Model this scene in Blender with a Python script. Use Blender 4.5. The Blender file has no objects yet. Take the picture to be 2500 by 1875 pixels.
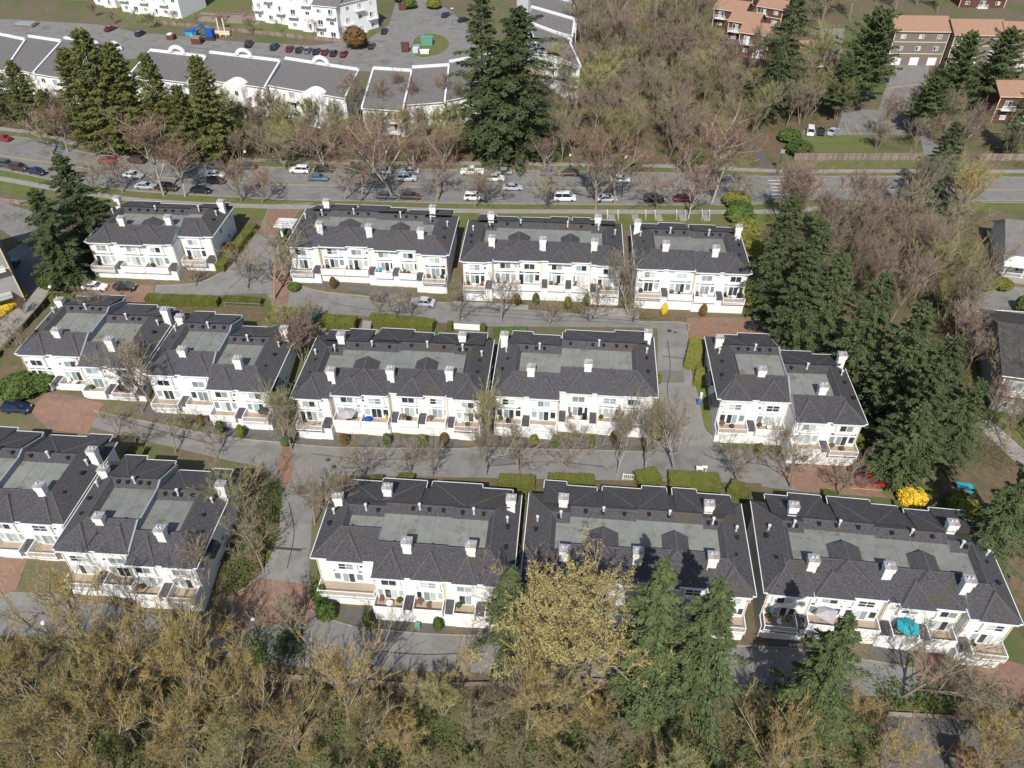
import bpy, bmesh, math, random
import numpy as np
from mathutils import Vector, Matrix
from mathutils.geometry import tessellate_polygon
R = math.radians
C = bpy.context.scene.collection
random.seed(7)

# ------------------------------------------------------------------ camera, sky, sun
F_PX, PITCH, CAM_H = 1900.0, R(40.5), 88.0
cam = bpy.data.cameras.new('camera'); camo = bpy.data.objects.new('camera', cam); C.objects.link(camo)
camo.location = (0, 0, CAM_H); camo.rotation_euler = (R(90) - PITCH, 0, 0)
cam.sensor_fit = 'HORIZONTAL'; cam.sensor_width = 36.0; cam.lens = F_PX / 2500 * 36.0
cam.clip_start = 0.5; cam.clip_end = 3000
S = bpy.context.scene; S.camera = camo
W = bpy.data.worlds.new('World'); S.world = W; W.use_nodes = True
nt = W.node_tree; bg = nt.nodes['Background']
SUN_EL, SUN_AZ = R(46), R(187)            # compass-like: 0 = +Y, clockwise; the sun stands behind the camera
sky = nt.nodes.new('ShaderNodeTexSky'); sky.sky_type = 'NISHITA'; sky.sun_disc = False
sky.sun_elevation = SUN_EL; sky.sun_rotation = SUN_AZ
nt.links.new(sky.outputs[0], bg.inputs[0]); bg.inputs[1].default_value = 0.10
sun = bpy.data.lights.new('sun', 'SUN'); suno = bpy.data.objects.new('sun', sun); C.objects.link(suno)
sun.energy = 4.4; sun.angle = R(0.55); sun.color = (1.0, 0.965, 0.915)
sd = Vector((math.sin(SUN_AZ) * math.cos(SUN_EL), math.cos(SUN_AZ) * math.cos(SUN_EL), math.sin(SUN_EL)))
suno.rotation_euler = sd.to_track_quat('Z', 'Y').to_euler(); suno.location = (0, -60, 150)
S.view_settings.view_transform = 'Standard'; S.view_settings.look = 'None'
S.view_settings.exposure = 0.22; S.view_settings.gamma = 1.0; S.view_settings.use_curve_mapping = False
S.render.engine = 'CYCLES'
S.cycles.max_bounces = 5; S.cycles.diffuse_bounces = 3; S.cycles.transparent_max_bounces = 4

# ------------------------------------------------------------------ terrain and survey helpers
TB = [(-150, -10), (36, -4.2), (47, -2.3), (60, -2.3), (72, 0), (88, 0), (108, 4), (124, 4), (142, 6.5), (200, 6.5),
      (260, 9), (420, 14), (1500, 60)]
def T(y):
    if y <= TB[0][0]: return TB[0][1]
    for (a, za), (b, zb) in zip(TB, TB[1:]):
        if y <= b: return za + (zb - za) * (y - a) / (b - a)
    return TB[-1][1]
def at(sx, sy, z):                       # survey sight line -> point at height z (survey image is 2500 x 1875)
    a, b = sx - 1250.0, 937.5 - sy
    Y = F_PX * math.cos(PITCH) + b * math.sin(PITCH); Z = -F_PX * math.sin(PITCH) + b * math.cos(PITCH)
    t = (z - CAM_H) / Z
    return Vector((a * t, Y * t, z))
def G(sx, sy):                           # ... -> point on the ground
    z = 4.0
    for _ in range(40): z = .5 * z + .5 * T(at(sx, sy, z).y)
    return at(sx, sy, z)
def px(p):
    v = p - Vector((0, 0, CAM_H)); c, s = math.cos(PITCH), math.sin(PITCH)
    d = v.y * c - v.z * s; up = v.y * s + v.z * c
    return 1250 + F_PX * v.x / d, 937.5 - F_PX * up / d
def top_h(p, sy):                        # height so that a post at p reaches survey row sy
    b = 937.5 - sy
    Y = F_PX * math.cos(PITCH) + b * math.sin(PITCH); Z = -F_PX * math.sin(PITCH) + b * math.cos(PITCH)
    return CAM_H + Z * p.y / Y - p.z

# ------------------------------------------------------------------ materials
MATS = {}
def mat(name, c1, c2=None, scale=3.0, rough=.85, bump=0, stretch=None, spot=None, spot_scale=.12, spot_at=.6, var=0, metal=0, spec=.3, coords='Object', detail=4):
    if name in MATS: return MATS[name]
    m = bpy.data.materials.new(name); m.use_nodes = True; n = m.node_tree.nodes; L = m.node_tree.links
    b = n['Principled BSDF']; b.inputs['Roughness'].default_value = rough; b.inputs['Metallic'].default_value = metal
    b.inputs['Specular IOR Level'].default_value = spec
    col = None
    if c2 is None: b.inputs['Base Color'].default_value = (*c1, 1)
    tc = n.new('ShaderNodeTexCoord')
    out = tc.outputs[coords]
    if coords == 'World':
        pass
    if stretch:
        mp = n.new('ShaderNodeMapping'); mp.inputs['Scale'].default_value = stretch; L.new(out, mp.inputs[0]); out = mp.outputs[0]
    if c2 is not None:
        t = n.new('ShaderNodeTexNoise'); t.inputs['Scale'].default_value = scale; t.inputs['Detail'].default_value = detail; t.inputs['Roughness'].default_value = .65
        L.new(out, t.inputs['Vector'])
        r = n.new('ShaderNodeMapRange'); r.inputs[1].default_value = .32; r.inputs[2].default_value = .68; L.new(t.outputs[0], r.inputs[0])
        mx = n.new('ShaderNodeMix'); mx.data_type = 'RGBA'; mx.inputs[6].default_value = (*c1, 1); mx.inputs[7].default_value = (*c2, 1)
        L.new(r.outputs[0], mx.inputs[0]); col = mx.outputs[2]
        if spot:
            t2 = n.new('ShaderNodeTexNoise'); t2.inputs['Scale'].default_value = spot_scale; t2.inputs['Detail'].default_value = 6; t2.inputs['Roughness'].default_value = .7
            L.new(out, t2.inputs['Vector'])
            r2 = n.new('ShaderNodeMapRange'); r2.inputs[1].default_value = spot_at - .06; r2.inputs[2].default_value = spot_at + .1; L.new(t2.outputs[0], r2.inputs[0])
            m2 = n.new('ShaderNodeMix'); m2.data_type = 'RGBA'; m2.inputs[7].default_value = (*spot, 1); L.new(col, m2.inputs[6]); L.new(r2.outputs[0], m2.inputs[0]); col = m2.outputs[2]
        if var:
            oi = n.new('ShaderNodeObjectInfo'); h = n.new('ShaderNodeHueSaturation'); r3 = n.new('ShaderNodeMapRange')
            r3.inputs[3].default_value = 1 - var; r3.inputs[4].default_value = 1 + var; L.new(oi.outputs['Random'], r3.inputs[0])
            L.new(r3.outputs[0], h.inputs['Value']); L.new(col, h.inputs['Color']); col = h.outputs[0]
        L.new(col, b.inputs['Base Color'])
        if bump:
            bp = n.new('ShaderNodeBump'); bp.inputs['Strength'].default_value = bump; bp.inputs['Distance'].default_value = .05
            L.new(t.outputs[0], bp.inputs['Height']); L.new(bp.outputs[0], b.inputs['Normal'])
    MATS[name] = m; return m

M_white = mat('white_siding', (.80, .79, .765), (.74, .73, .705), 1.2, .7)
M_trim = mat('white_trim', (.80, .79, .76), rough=.6)
M_cream = mat('cream_siding', (.70, .62, .50), (.64, .56, .45), 1.0, .8)
M_stucco = mat('chimney_stucco', (.80, .78, .745), (.70, .67, .62), 1.5, .85)
M_cap = mat('chimney_cap_metal', (.52, .56, .60), (.40, .30, .24), 1.3, .45, spot=(.35, .2, .12), spot_scale=1.2, spot_at=.62, metal=.3)
M_flue = mat('galvanised_flue', (.66, .70, .73), rough=.4, metal=.25)
M_shing = mat('dark_shingle', (.028, .027, .030), (.100, .095, .100), 3.4, .92, bump=.5, stretch=(1, 2.0, 1), spot=(.078, .062, .042), spot_scale=.16, spot_at=.60, detail=8, var=.13)
M_ridge = mat('ridge_shingle', (.072, .07, .074), (.10, .097, .10), 3, .9)
M_memb = mat('roof_membrane', (.235, .237, .212), (.175, .178, .16), .5, .9, spot=(.11, .095, .06), spot_scale=.45, spot_at=.60, detail=8, var=.12)
M_memb2 = mat('membrane_seam_grey', (.17, .172, .155), rough=.9)
M_gut = mat('gutter_paint', (.74, .76, .76), rough=.5)
M_fin = mat('grey_fin_flashing', (.27, .285, .30), rough=.6)
M_deck = mat('deck_boards', (.42, .33, .25), (.33, .26, .20), 1.5, .8, stretch=(1, 6, 1))
M_gar = mat('garage_paint', (.78, .77, .74), (.72, .71, .68), .9, .6)
M_glassd = mat('window_glass_dark', (.035, .045, .05), rough=.08, spec=.6)
M_glassm = mat('window_glass_blinds', (.30, .36, .36), (.22, .27, .28), .9, .18, spec=.5, var=.3)
M_glassl = mat('window_glass_pale', (.50, .55, .52), (.42, .47, .46), .8, .2, spec=.5, var=.15)
M_vent = mat('roof_vent_black', (.018, .018, .02), rough=.6)
M_asph = mat('worn_asphalt', (.222, .213, .198), (.172, .165, .153), .5, .92, spot=(.13, .122, .11), spot_scale=.22, spot_at=.58, coords='Object', detail=8)
M_asph2 = mat('driveway_asphalt', (.12, .11, .10), (.095, .088, .08), .8, .92)
M_conc = mat('concrete', (.30, .275, .24), (.24, .22, .195), .7, .9)
M_brick = mat('brick_paving', (.27, .155, .105), (.19, .12, .09), 1.4, .9, spot=(.14, .10, .08), spot_scale=.2, spot_at=.6)
M_lawn = mat('lawn_grass', (.09, .122, .028), (.14, .14, .052), .5, .95, spot=(.14, .115, .06), spot_scale=.12, spot_at=.57, bump=.4)
M_litter = mat('leaf_litter', (.17, .118, .072), (.10, .08, .046), 1.2, .95, spot=(.07, .088, .028), spot_scale=.09, spot_at=.53, bump=.6, detail=8)
M_ground = mat('bare_ground', (.165, .125, .082), (.11, .092, .056), .8, .95, spot=(.09, .11, .035), spot_scale=.06, spot_at=.52, detail=8)
M_yel = mat('yellow_road_paint', (.55, .36, .10), (.46, .32, .12), 1.0, .8)
M_wpaint = mat('white_road_paint', (.62, .61, .58), (.48, .47, .44), 1.5, .8)
M_patch = mat('asphalt_patch', (.20, .19, .17), (.17, .16, .145), 1.0, .9)
M_patch2 = mat('dark_asphalt_patch', (.155, .148, .135), (.125, .12, .11), 1.2, .9)
M_seal = mat('crack_sealant', (.05, .048, .046), rough=.8)
M_hedge = mat('clipped_hedge', (.085, .10, .016), (.125, .13, .028), 1.6, .9, spot=(.12, .085, .03), spot_scale=.5, spot_at=.62, var=.15)
M_shrub = mat('green_shrub', (.05, .085, .018), (.10, .14, .03), 1.6, .9, var=.25)
M_golds = mat('golden_shrub', (.17, .17, .03), (.12, .13, .03), 1.6, .9, var=.15)
M_brnsh = mat('russet_shrub', (.16, .085, .03), (.10, .08, .03), 2, .9, var=.2)
M_forsy = mat('yellow_blossom', (.75, .50, .03), (.50, .36, .04), 2, .9)
M_fir = mat('fir_needles', (.038, .056, .023), (.105, .130, .050), .9, .85, var=.15, detail=5)
M_spruce = mat('blue_green_needles', (.042, .062, .023), (.115, .140, .052), .9, .85, var=.12)
M_cedar = mat('cedar_sprays', (.085, .105, .024), (.17, .175, .05), 1.0, .85, spot=(.13, .10, .04), spot_scale=.5, spot_at=.6, var=.12)
M_bark = mat('grey_bark', (.30, .25, .18), (.20, .165, .12), 4, .9)
M_barkd = mat('dark_bark', (.07, .055, .042), (.045, .036, .028), 4, .9)
M_barkw = mat('pale_birch_bark', (.42, .38, .33), (.28, .24, .2), 3, .8)
M_twig = mat('tan_twigs', (.29, .245, .165), (.20, .17, .112), 1.2, .9, var=.2)
M_twigr = mat('reddish_twigs', (.28, .205, .16), (.215, .155, .12), 1.2, .9, var=.2)
M_twigb = mat('russet_twigs', (.29, .175, .125), (.21, .135, .10), 1.2, .9, var=.15)
M_twigo = mat('olive_gold_twigs', (.45, .335, .135), (.28, .22, .085), 1.0, .9, var=.2)
M_twigg = mat('mossy_twigs', (.22, .215, .085), (.31, .28, .13), 1.0, .9, var=.25)
M_bud = mat('golden_buds', (.44, .37, .16), (.33, .29, .12), 1.2, .9)
M_ivy = mat('ivy_leaves', (.045, .075, .016), (.085, .125, .026), 1.2, .85, var=.2)
M_brush = mat('brown_brush', (.165, .115, .068), (.10, .082, .048), .8, .95, var=.25)
M_wood = mat('weathered_wood', (.27, .215, .17), (.19, .15, .12), 2, .9, var=.3)
M_brroof = mat('brown_shingle_roof', (.36, .215, .145), (.26, .155, .105), 1.6, .9, stretch=(1, 2, 1), bump=.3)
M_redroof = mat('red_brown_roof', (.21, .095, .07), (.15, .07, .055), 1.2, .9)
M_brwall = mat('taupe_siding', (.20, .165, .14), (.165, .135, .115), 1.0, .85)
M_redwall = mat('dark_red_siding', (.13, .055, .04), (.09, .042, .034), 1.0, .85)
M_greyw = mat('grey_concrete_wall', (.34, .32, .30), (.27, .26, .245), .8, .85)
M_groof = mat('grey_shingle_roof', (.175, .162, .155), (.13, .12, .115), 1.2, .92, bump=.2)
M_cont = mat('cream_trim', (.66, .56, .40), rough=.7)
M_teal = mat('teal_canvas', (.03, .38, .44), (.02, .30, .36), 1, .7)
M_gcanv = mat('grey_canvas', (.42, .39, .40), (.36, .34, .35), 1, .7)
M_dcanv = mat('charcoal_canvas', (.04, .04, .045), rough=.7)
M_black = mat('black_plastic', (.02, .02, .022), rough=.45)
M_blue = mat('blue_tarp', (.02, .10, .42), (.01, .07, .3), 2, .6)
M_terra = mat('terracotta', (.35, .13, .07), rough=.8)
M_green = mat('green_box_paint', (.12, .30, .22), rough=.5)
M_lampg = mat('dark_green_pole', (.02, .07, .05), rough=.5)
M_globe = mat('lamp_globe', (.78, .78, .76), rough=.3)
M_galv = mat('galvanised_pole', (.40, .42, .42), rough=.45, metal=.4)
M_rubber = mat('tyre_rubber', (.02, .02, .02), rough=.8)
M_rim = mat('alloy_rim', (.45, .46, .48), rough=.3, metal=.7)
M_carglass = mat('car_glass', (.02, .025, .03), rough=.05, spec=.8)
M_head = mat('headlight_lens', (.7, .7, .7), rough=.15)
M_tail = mat('tail_light', (.4, .02, .015), rough=.2)
M_wick = mat('wicker_brown', (.16, .09, .055), rough=.8)
CARC = dict(white=(.78, .78, .76), black=(.015, .015, .017), navy=(.012, .022, .06), maroon=(.14, .010, .014), red=(.30, .02, .03),
            silver=(.42, .44, .47), dark_grey=(.07, .075, .08), slate=(.10, .14, .19), blue=(.05, .06, .25), brown=(.07, .035, .025), pale_green=(.25, .30, .27))
for k, v in CARC.items():
    m = mat('car_paint_' + k, v, rough=.25, spec=.6); m.node_tree.nodes['Principled BSDF'].inputs['Coat Weight'].default_value = .6

# ------------------------------------------------------------------ mesh helpers
class MB:
    def __init__(s): s.v = []; s.f = []; s.m = []; s.mats = []
    def mi(s, m):
        if m not in s.mats: s.mats.append(m)
        return s.mats.index(m)
    def face(s, pts, m=None):
        i = len(s.v); s.v += [tuple(p) for p in pts]; s.f.append(tuple(range(i, i + len(pts)))); s.m.append(s.mi(m) if m else 0)
    def box(s, x0, x1, y0, y1, z0, z1, m=None):
        i = len(s.v); s.v += [(x, y, z) for z in (z0, z1) for y in (y0, y1) for x in (x0, x1)]
        k = s.mi(m) if m else 0
        for f in ((0, 2, 3, 1), (4, 5, 7, 6), (0, 1, 5, 4), (2, 6, 7, 3), (0, 4, 6, 2), (1, 3, 7, 5)):
            s.f.append(tuple(i + j for j in f)); s.m.append(k)
    def bar(s, a, b, r, m=None, n=4, r2=None):
        a = Vector(a); b = Vector(b); d = b - a
        if d.length < 1e-6: return
        q = d.to_track_quat('Z', 'Y'); i = len(s.v); k = s.mi(m) if m else 0; r2 = r if r2 is None else r2
        for p, rr in ((a, r), (b, r2)):
            for j in range(n):
                t = 2 * math.pi * (j + .5) / n; s.v.append(tuple(p + q @ Vector((math.cos(t) * rr, math.sin(t) * rr, 0))))
        for j in range(n):
            s.f.append((i + j, i + (j + 1) % n, i + n + (j + 1) % n, i + n + j)); s.m.append(k)
        s.f.append(tuple(i + j for j in reversed(range(n)))); s.m.append(k)
        s.f.append(tuple(i + n + j for j in range(n))); s.m.append(k)
    def lathe(s, prof, m=None, n=10, c=(0, 0, 0)):
        i = len(s.v); k = s.mi(m) if m else 0
        for r, z in prof:
            for j in range(n):
                t = 2 * math.pi * j / n; s.v.append((c[0] + r * math.cos(t), c[1] + r * math.sin(t), c[2] + z))
        for q in range(len(prof) - 1):
            for j in range(n):
                a = i + q * n; s.f.append((a + j, a + (j + 1) % n, a + n + (j + 1) % n, a + n + j)); s.m.append(k)
        s.f.append(tuple(i + (len(prof) - 1) * n + j for j in range(n))); s.m.append(k)
    def mesh(s, name, default=None):
        me = bpy.data.meshes.new(name); me.from_pydata(s.v, [], s.f)
        if s.mats:
            for m in s.mats: me.materials.append(m)
            me.polygons.foreach_set('material_index', s.m)
        elif default: me.materials.append(default)
        me.update(); return me
def obj(name, me, parent=None, loc=(0, 0, 0), rz=0, m=None, scale=None):
    o = bpy.data.objects.new(name, me); C.objects.link(o)
    if parent is not None: o.parent = parent
    o.location = loc; o.rotation_euler = (0, 0, rz)
    if scale is not None: o.scale = scale
    if m is not None:
        if not me.materials: me.materials.append(m)
        o.material_slots[0].link = 'OBJECT'; o.material_slots[0].material = m
    return o
def tag(o, label=None, cat=None, group=None, kind=None):
    if label: o['label'] = label
    if cat: o['category'] = cat
    if group: o['group'] = group
    if kind: o['kind'] = kind
    return o
def empty(name, loc, rz=0, label=None, cat=None, group=None):
    o = bpy.data.objects.new(name, None); C.objects.link(o); o.location = loc; o.rotation_euler = (0, 0, rz)
    o.empty_display_size = .5
    return tag(o, label, cat, group)
def copy_tree(o, parent=None):
    c = o.copy(); C.objects.link(c)
    if parent is not None: c.parent = parent; c.matrix_parent_inverse = o.matrix_parent_inverse.copy()
    for ch in list(o.children): copy_tree(ch, c)
    return c
ORD = ['first', 'second', 'third', 'fourth', 'fifth', 'sixth', 'seventh', 'eighth', 'ninth', 'tenth', 'eleventh', 'twelfth', 'thirteenth', 'fourteenth', 'fifteenth', 'sixteenth', 'seventeenth', 'eighteenth', 'nineteenth', 'twentieth']

def drape(name, pts, m, dz, kind='structure', world=False, parent=None):
    P = [Vector((p[0], p[1], 0)) if world else G(*p) for p in pts]
    P = [Vector((p.x, p.y, 0)) for p in P]
    tri = tessellate_polygon([P])
    bm = bmesh.new(); vs = [bm.verts.new(p) for p in P]
    for t in tri:
        try: bm.faces.new([vs[i] for i in t])
        except ValueError: pass
    for y, _ in TB:
        bmesh.ops.bisect_plane(bm, geom=bm.verts[:] + bm.edges[:] + bm.faces[:], plane_co=(0, y, 0), plane_no=(0, 1, 0))
    for v in bm.verts: v.co.z = T(v.co.y) + dz
    bmesh.ops.recalc_face_normals(bm, faces=bm.faces[:])
    for f in bm.faces:
        if f.normal.z < 0: f.normal_flip()
    me = bpy.data.meshes.new(name); bm.to_mesh(me); bm.free(); me.materials.append(m)
    o = obj(name, me, parent); 
    if kind: o['kind'] = kind
    return o
def offset_line(P, w):
    out = []
    for i, p in enumerate(P):
        a = P[max(i - 1, 0)]; b = P[min(i + 1, len(P) - 1)]; d = (b - a); d.z = 0; d.normalize(); out.append(Vector((p.x - d.y * w, p.y + d.x * w, 0)))
    return out
def smooth_px(pts, n=4):
    if len(pts) < 3: return pts
    out = []
    for i in range(len(pts) - 1):
        p0 = pts[max(i - 1, 0)]; p1 = pts[i]; p2 = pts[i + 1]; p3 = pts[min(i + 2, len(pts) - 1)]
        for k in range(n):
            t = k / n
            out.append(tuple(.5 * ((2 * p1[j]) + (-p0[j] + p2[j]) * t + (2 * p0[j] - 5 * p1[j] + 4 * p2[j] - p3[j]) * t * t + (-p0[j] + 3 * p1[j] - 3 * p2[j] + p3[j]) * t ** 3) for j in range(2)))
    out.append(pts[-1]); return out
def strip(name, pts, w, m, dz, smooth=True):
    P = [G(*p) for p in (smooth_px(pts) if smooth else pts)]
    A = offset_line(P, w / 2); B = offset_line(P, -w / 2)
    return drape(name, [(p.x, p.y) for p in A] + [(p.x, p.y) for p in reversed(B)], m, dz, world=True)
def kerb(pts, m=None, w=.18, h=.13, name='kerb', smooth=True):
    P = [G(*p) for p in (smooth_px(pts, 6) if smooth else pts)]
    Q = []
    for a, b in zip(P, P[1:]):
        n = max(1, int((b - a).length / 3))
        for k in range(n): Q.append(a.lerp(b, k / n))
    Q.append(P[-1])
    A = offset_line(Q, w / 2); B = offset_line(Q, -w / 2); mb = MB()
    z = lambda p: T(p.y)
    for i in range(len(Q) - 1):
        a0, a1, b0, b1 = A[i], A[i + 1], B[i], B[i + 1]
        up = lambda p, d: (p.x, p.y, z(p) + d)
        mb.face([up(a0, h), up(b0, h), up(b1, h), up(a1, h)][::-1]); mb.face([up(a0, -.1), up(a0, h), up(a1, h), up(a1, -.1)][::-1]); mb.face([up(b0, -.1), up(b0, h), up(b1, h), up(b1, -.1)])
    o = obj(name, mb.mesh(name, m or M_conc)); o['kind'] = 'structure'; return o

# ------------------------------------------------------------------ ground, roads, lawns
gm = MB()
xs = [-900, -300, -100, 0, 100, 300, 900]
for (a, za), (b, zb) in zip(TB, TB[1:]):
    for x0, x1 in zip(xs, xs[1:]): gm.face([(x0, a, za), (x1, a, za), (x1, b, zb), (x0, b, zb)])
go = obj('ground', gm.mesh('ground', M_ground)); go['kind'] = 'structure'

# woodland floors
drape('woodland_floor', [(-600, 1655), (250, 1560), (560, 1575), (790, 1650), (1250, 1668), (1443, 1668), (1673, 1688), (1900, 1705), (2170, 1700), (3100, 1760), (3100, 2100), (-600, 2100)], M_litter, .02)
drape('woodland_floor', [(1290, 60), (1500, -60), (2060, -60), (2060, 330), (1935, 330), (1890, 405), (1300, 408)], M_litter, .02)
drape('woodland_floor', [(-60, 200), (360, 240), (1230, 300), (1290, 120), (1300, 408), (820, 404), (430, 385), (210, 362), (-60, 322)], M_litter, .02)
drape('woodland_floor', [(1880, 520), (2390, 505), (2400, 700), (2330, 760), (2380, 1000), (2600, 1160), (2600, 1720), (2520, 1600), (2330, 1180), (2140, 1050), (2090, 860), (1850, 620)], M_litter, .02)
# boulevard
BT = [(-300, 296), (30, 334), (106, 345), (213, 374), (311, 384), (429, 396), (623, 407), (816, 414), (1142, 415), (1635, 423), (1880, 431), (2230, 431), (2800, 436)]
BBt = [(-300, 362), (0, 414), (121, 438), (228, 454), (342, 468), (543, 480), (700, 488), (925, 492), (1130, 497), (1470, 500), (1823, 500), (1874, 489), (1950, 487), (2330, 490), (2800, 492)]
BTs, BBs = smooth_px(BT), smooth_px(BBt)
drape('boulevard', BTs + BBs[::-1], M_asph, .03)
drape('verge_grass', smooth_px([(x, y - 11 if x < 1700 else y - 9) for x, y in BT]) + BTs[::-1], M_lawn, .025)
strip('sidewalk', [(x, y - 16) for x, y in BT[:9]] + [(1635, 406), (1880, 417), (2230, 418), (2800, 420)], 1.9, M_conc, .04)
drape('verge_grass', BBs + smooth_px([(-300, 430), (0, 470), (121, 486), (228, 500), (342, 515), (543, 528), (925, 548), (1470, 560), (1823, 562), (1900, 540), (2100, 520), (2800, 515)])[::-1], M_lawn, .025)
strip('sidewalk', [(-300, 384), (0, 436), (121, 458), (228, 474), (342, 489), (573, 502), (925, 509), (1130, 515), (1470, 517), (1874, 517), (2000, 508)], 1.9, M_conc, .04)
kerb(BT); kerb(BBt)
kerb([(2000, 497), (2330, 494), (2800, 496)], smooth=False)
CL = [(-300, 330), (0, 380), (133, 399), (243, 416), (400, 434), (664, 450), (816, 453), (1142, 457), (1635, 461), (1885, 463), (2500, 464), (2800, 465)]
strip('centre_line', CL, .22, M_yel, .045)
# crosswalk bars
for i in range(7):
    y = 441 + i * 8.4
    strip('crosswalk_bar', [(1876 + i * 2.0, y), (1921 + i * 2.2, y)], .42, M_wpaint, .05, smooth=False)
# wood fence lawn and lanes upper right
drape('lawn', [(1940, 393), (2250, 393), (2245, 412), (1938, 412)], M_lawn, .03)
drape('lawn', [(1965, 330), (2120, 330), (2145, 372), (1955, 372)], M_lawn, .03)
drape('lawn', [(1790, 350), (1840, 412), (1770, 414), (1740, 400)], M_lawn, .03)
drape('footpath', [(1828, 352), (1845, 352), (1893, 415), (1905, 432), (1878, 432), (1868, 415)], M_asph2, .035)
drape('parking_court', [(2060, 268), (2145, 268), (2160, 220), (2190, 150), (2270, 150), (2260, 205), (2270, 300), (2275, 345), (2320, 380), (2262, 405), (2245, 330), (2130, 330), (2040, 330), (1960, 330), (1960, 318), (2045, 312)], M_asph, .03)
drape('driveway', [(2330, 330), (2305, 345), (2262, 430), (2305, 432), (2345, 360)], M_asph, .035)
for i in range(4): strip('parking_line', [(2063 + 26 * i, 303), (2076 + 26 * i, 328)], .15, M_yel, .045, smooth=False)
strip('parking_line', [(2168, 216), (2242, 205)], .35, M_yel, .045, smooth=False)
drape('courtyard', [(1990, 70), (2060, 70), (2055, 140), (1985, 140)], M_asph, .03)
# upper-left estate road and lot
drape('estate_road', [(-200, 40), (40, 48), (240, 60), (330, 78), (560, 100), (760, 112), (900, 96), (950, 60), (985, -60), (1085, -60), (1075, 10), (1140, 60), (1170, 130), (1120, 165), (960, 185), (900, 175), (380, 140), (240, 150), (-200, 110)], M_asph, .03)
drape('grass_bank', [(-200, -20), (230, 5), (330, 60), (560, 78), (820, 100), (830, 60), (900, 0), (960, -60), (-200, -120)], M_lawn, .02)
drape('allotment_bed', [(490, 30), (640, 40), (630, 60), (480, 52)], M_wood, .03)
drape('grass_island', smooth_px([(1003, 118), (1015, 92), (1050, 82), (1085, 90), (1098, 110), (1075, 132), (1035, 141), (1010, 135), (1003, 118)]), M_lawn, .05)
kerb([(1003, 118), (1015, 92), (1050, 82), (1085, 90), (1098, 110), (1075, 132), (1035, 141), (1010, 135), (1003, 118)])
# entry road and upper street
entry = [(655, 500), (656, 510), (638, 554), (607, 603), (562, 653), (486, 691), (380, 698), (375, 722), (540, 722), (650, 716), (690, 760), (760, 762), (1100, 790), (1130, 797), (1560, 800), (1605, 803), (1606, 881), (1600, 960), (1590, 1040), (1580, 1125),
         (1745, 1125), (1760, 1092), (1743, 1071), (1719, 1046), (1707, 988), (1692, 930), (1686, 912), (1681, 850), (1678, 816), (1675, 789), (1570, 786), (1498, 775), (1310, 760), (1144, 743), (1000, 735), (911, 726), (789, 713), (744, 702), (702, 683), (680, 622), (683, 554), (740, 510), (767, 494)]
drape('estate_street', entry, M_asph, .035)
kerb([(656, 510), (638, 554), (607, 603), (562, 653), (486, 691), (380, 698)])
kerb([(683, 554), (680, 622), (702, 683), (744, 702), (789, 713), (911, 726), (1000, 735), (1144, 743), (1310, 760), (1498, 775), (1570, 786), (1675, 789), (1678, 816), (1681, 850), (1686, 912), (1692, 930), (1707, 988), (1719, 1046), (1743, 1071), (1765, 1095)])
drape('brick_court', [(250, 690), (376, 698), (372, 726), (350, 748), (250, 740), (190, 712)], M_brick, .04)
drape('brick_court', [(1676, 776), (1840, 775), (1900, 800), (1860, 830), (1684, 862)], M_brick, .04)
drape('brick_crossing', [(657, 512), (735, 512), (700, 560), (684, 575), (630, 570), (640, 552)], M_brick, .042)
drape('brick_crossing', [(660, 640), (690, 650), (708, 690), (700, 760), (664, 745)], M_brick, .042)
for yy in (1, 2, 3):
    strip('crack_seal', [(1130, 742 + yy * 9), (1200, 745 + yy * 9), (1330, 752 + yy * 10), (1470, 762 + yy * 8), (1590, 770 + yy * 9)], .1, M_seal, .05)
# middle street
mid_top = [(230, 1003), (254, 1010), (412, 1041), (550, 1068), (680, 1081), (760, 1089), (857, 1094), (1136, 1097), (1180, 1094), (1509, 1102), (1590, 1106)]
mid = mid_top + [(1745, 1108), (1790, 1096), (1960, 1110), (2200, 1128), (2270, 1180), (2290, 1225), (1960, 1200), (1830, 1185), (1600, 1178), (1250, 1172), (900, 1178), (800, 1178), (770, 1200), (755, 1400), (768, 1480), (740, 1560), (660, 1560), (540, 1600), (560, 1500), (584, 1447), (636, 1405), (670, 1344), (684, 1292), (691, 1223), (684, 1170), (640, 1140), (560, 1125), (420, 1092), (300, 1062), (210, 1040)]
drape('middle_street', mid, M_asph, .03)
kerb(mid_top)
kerb([(720, 1150), (691, 1223), (684, 1292), (670, 1344), (636, 1405), (584, 1447)])
drape('brick_court', [(120, 955), (255, 985), (236, 1012), (215, 1060), (120, 1050), (70, 1000)], M_brick, .04)
drape('brick_court', [(1960, 1110), (2200, 1128), (2272, 1180), (2290, 1225), (1950, 1198), (1900, 1160)], M_brick, .04)
strip('parking_line', [(2074, 1192), (2174, 1199)], .14, M_yel, .05, smooth=False)
drape('brick_crossing', [(690, 1084), (712, 1088), (718, 1130), (712, 1190), (694, 1190), (676, 1140)], M_brick, .042)
drape('brick_crossing', [(625, 1410), (760, 1428), (765, 1470), (760, 1520), (560, 1535), (582, 1450)], M_brick, .042)
drape('brick_court', [(-60, 1340), (70, 1360), (40, 1440), (-60, 1480)], M_brick, .04)
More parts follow.
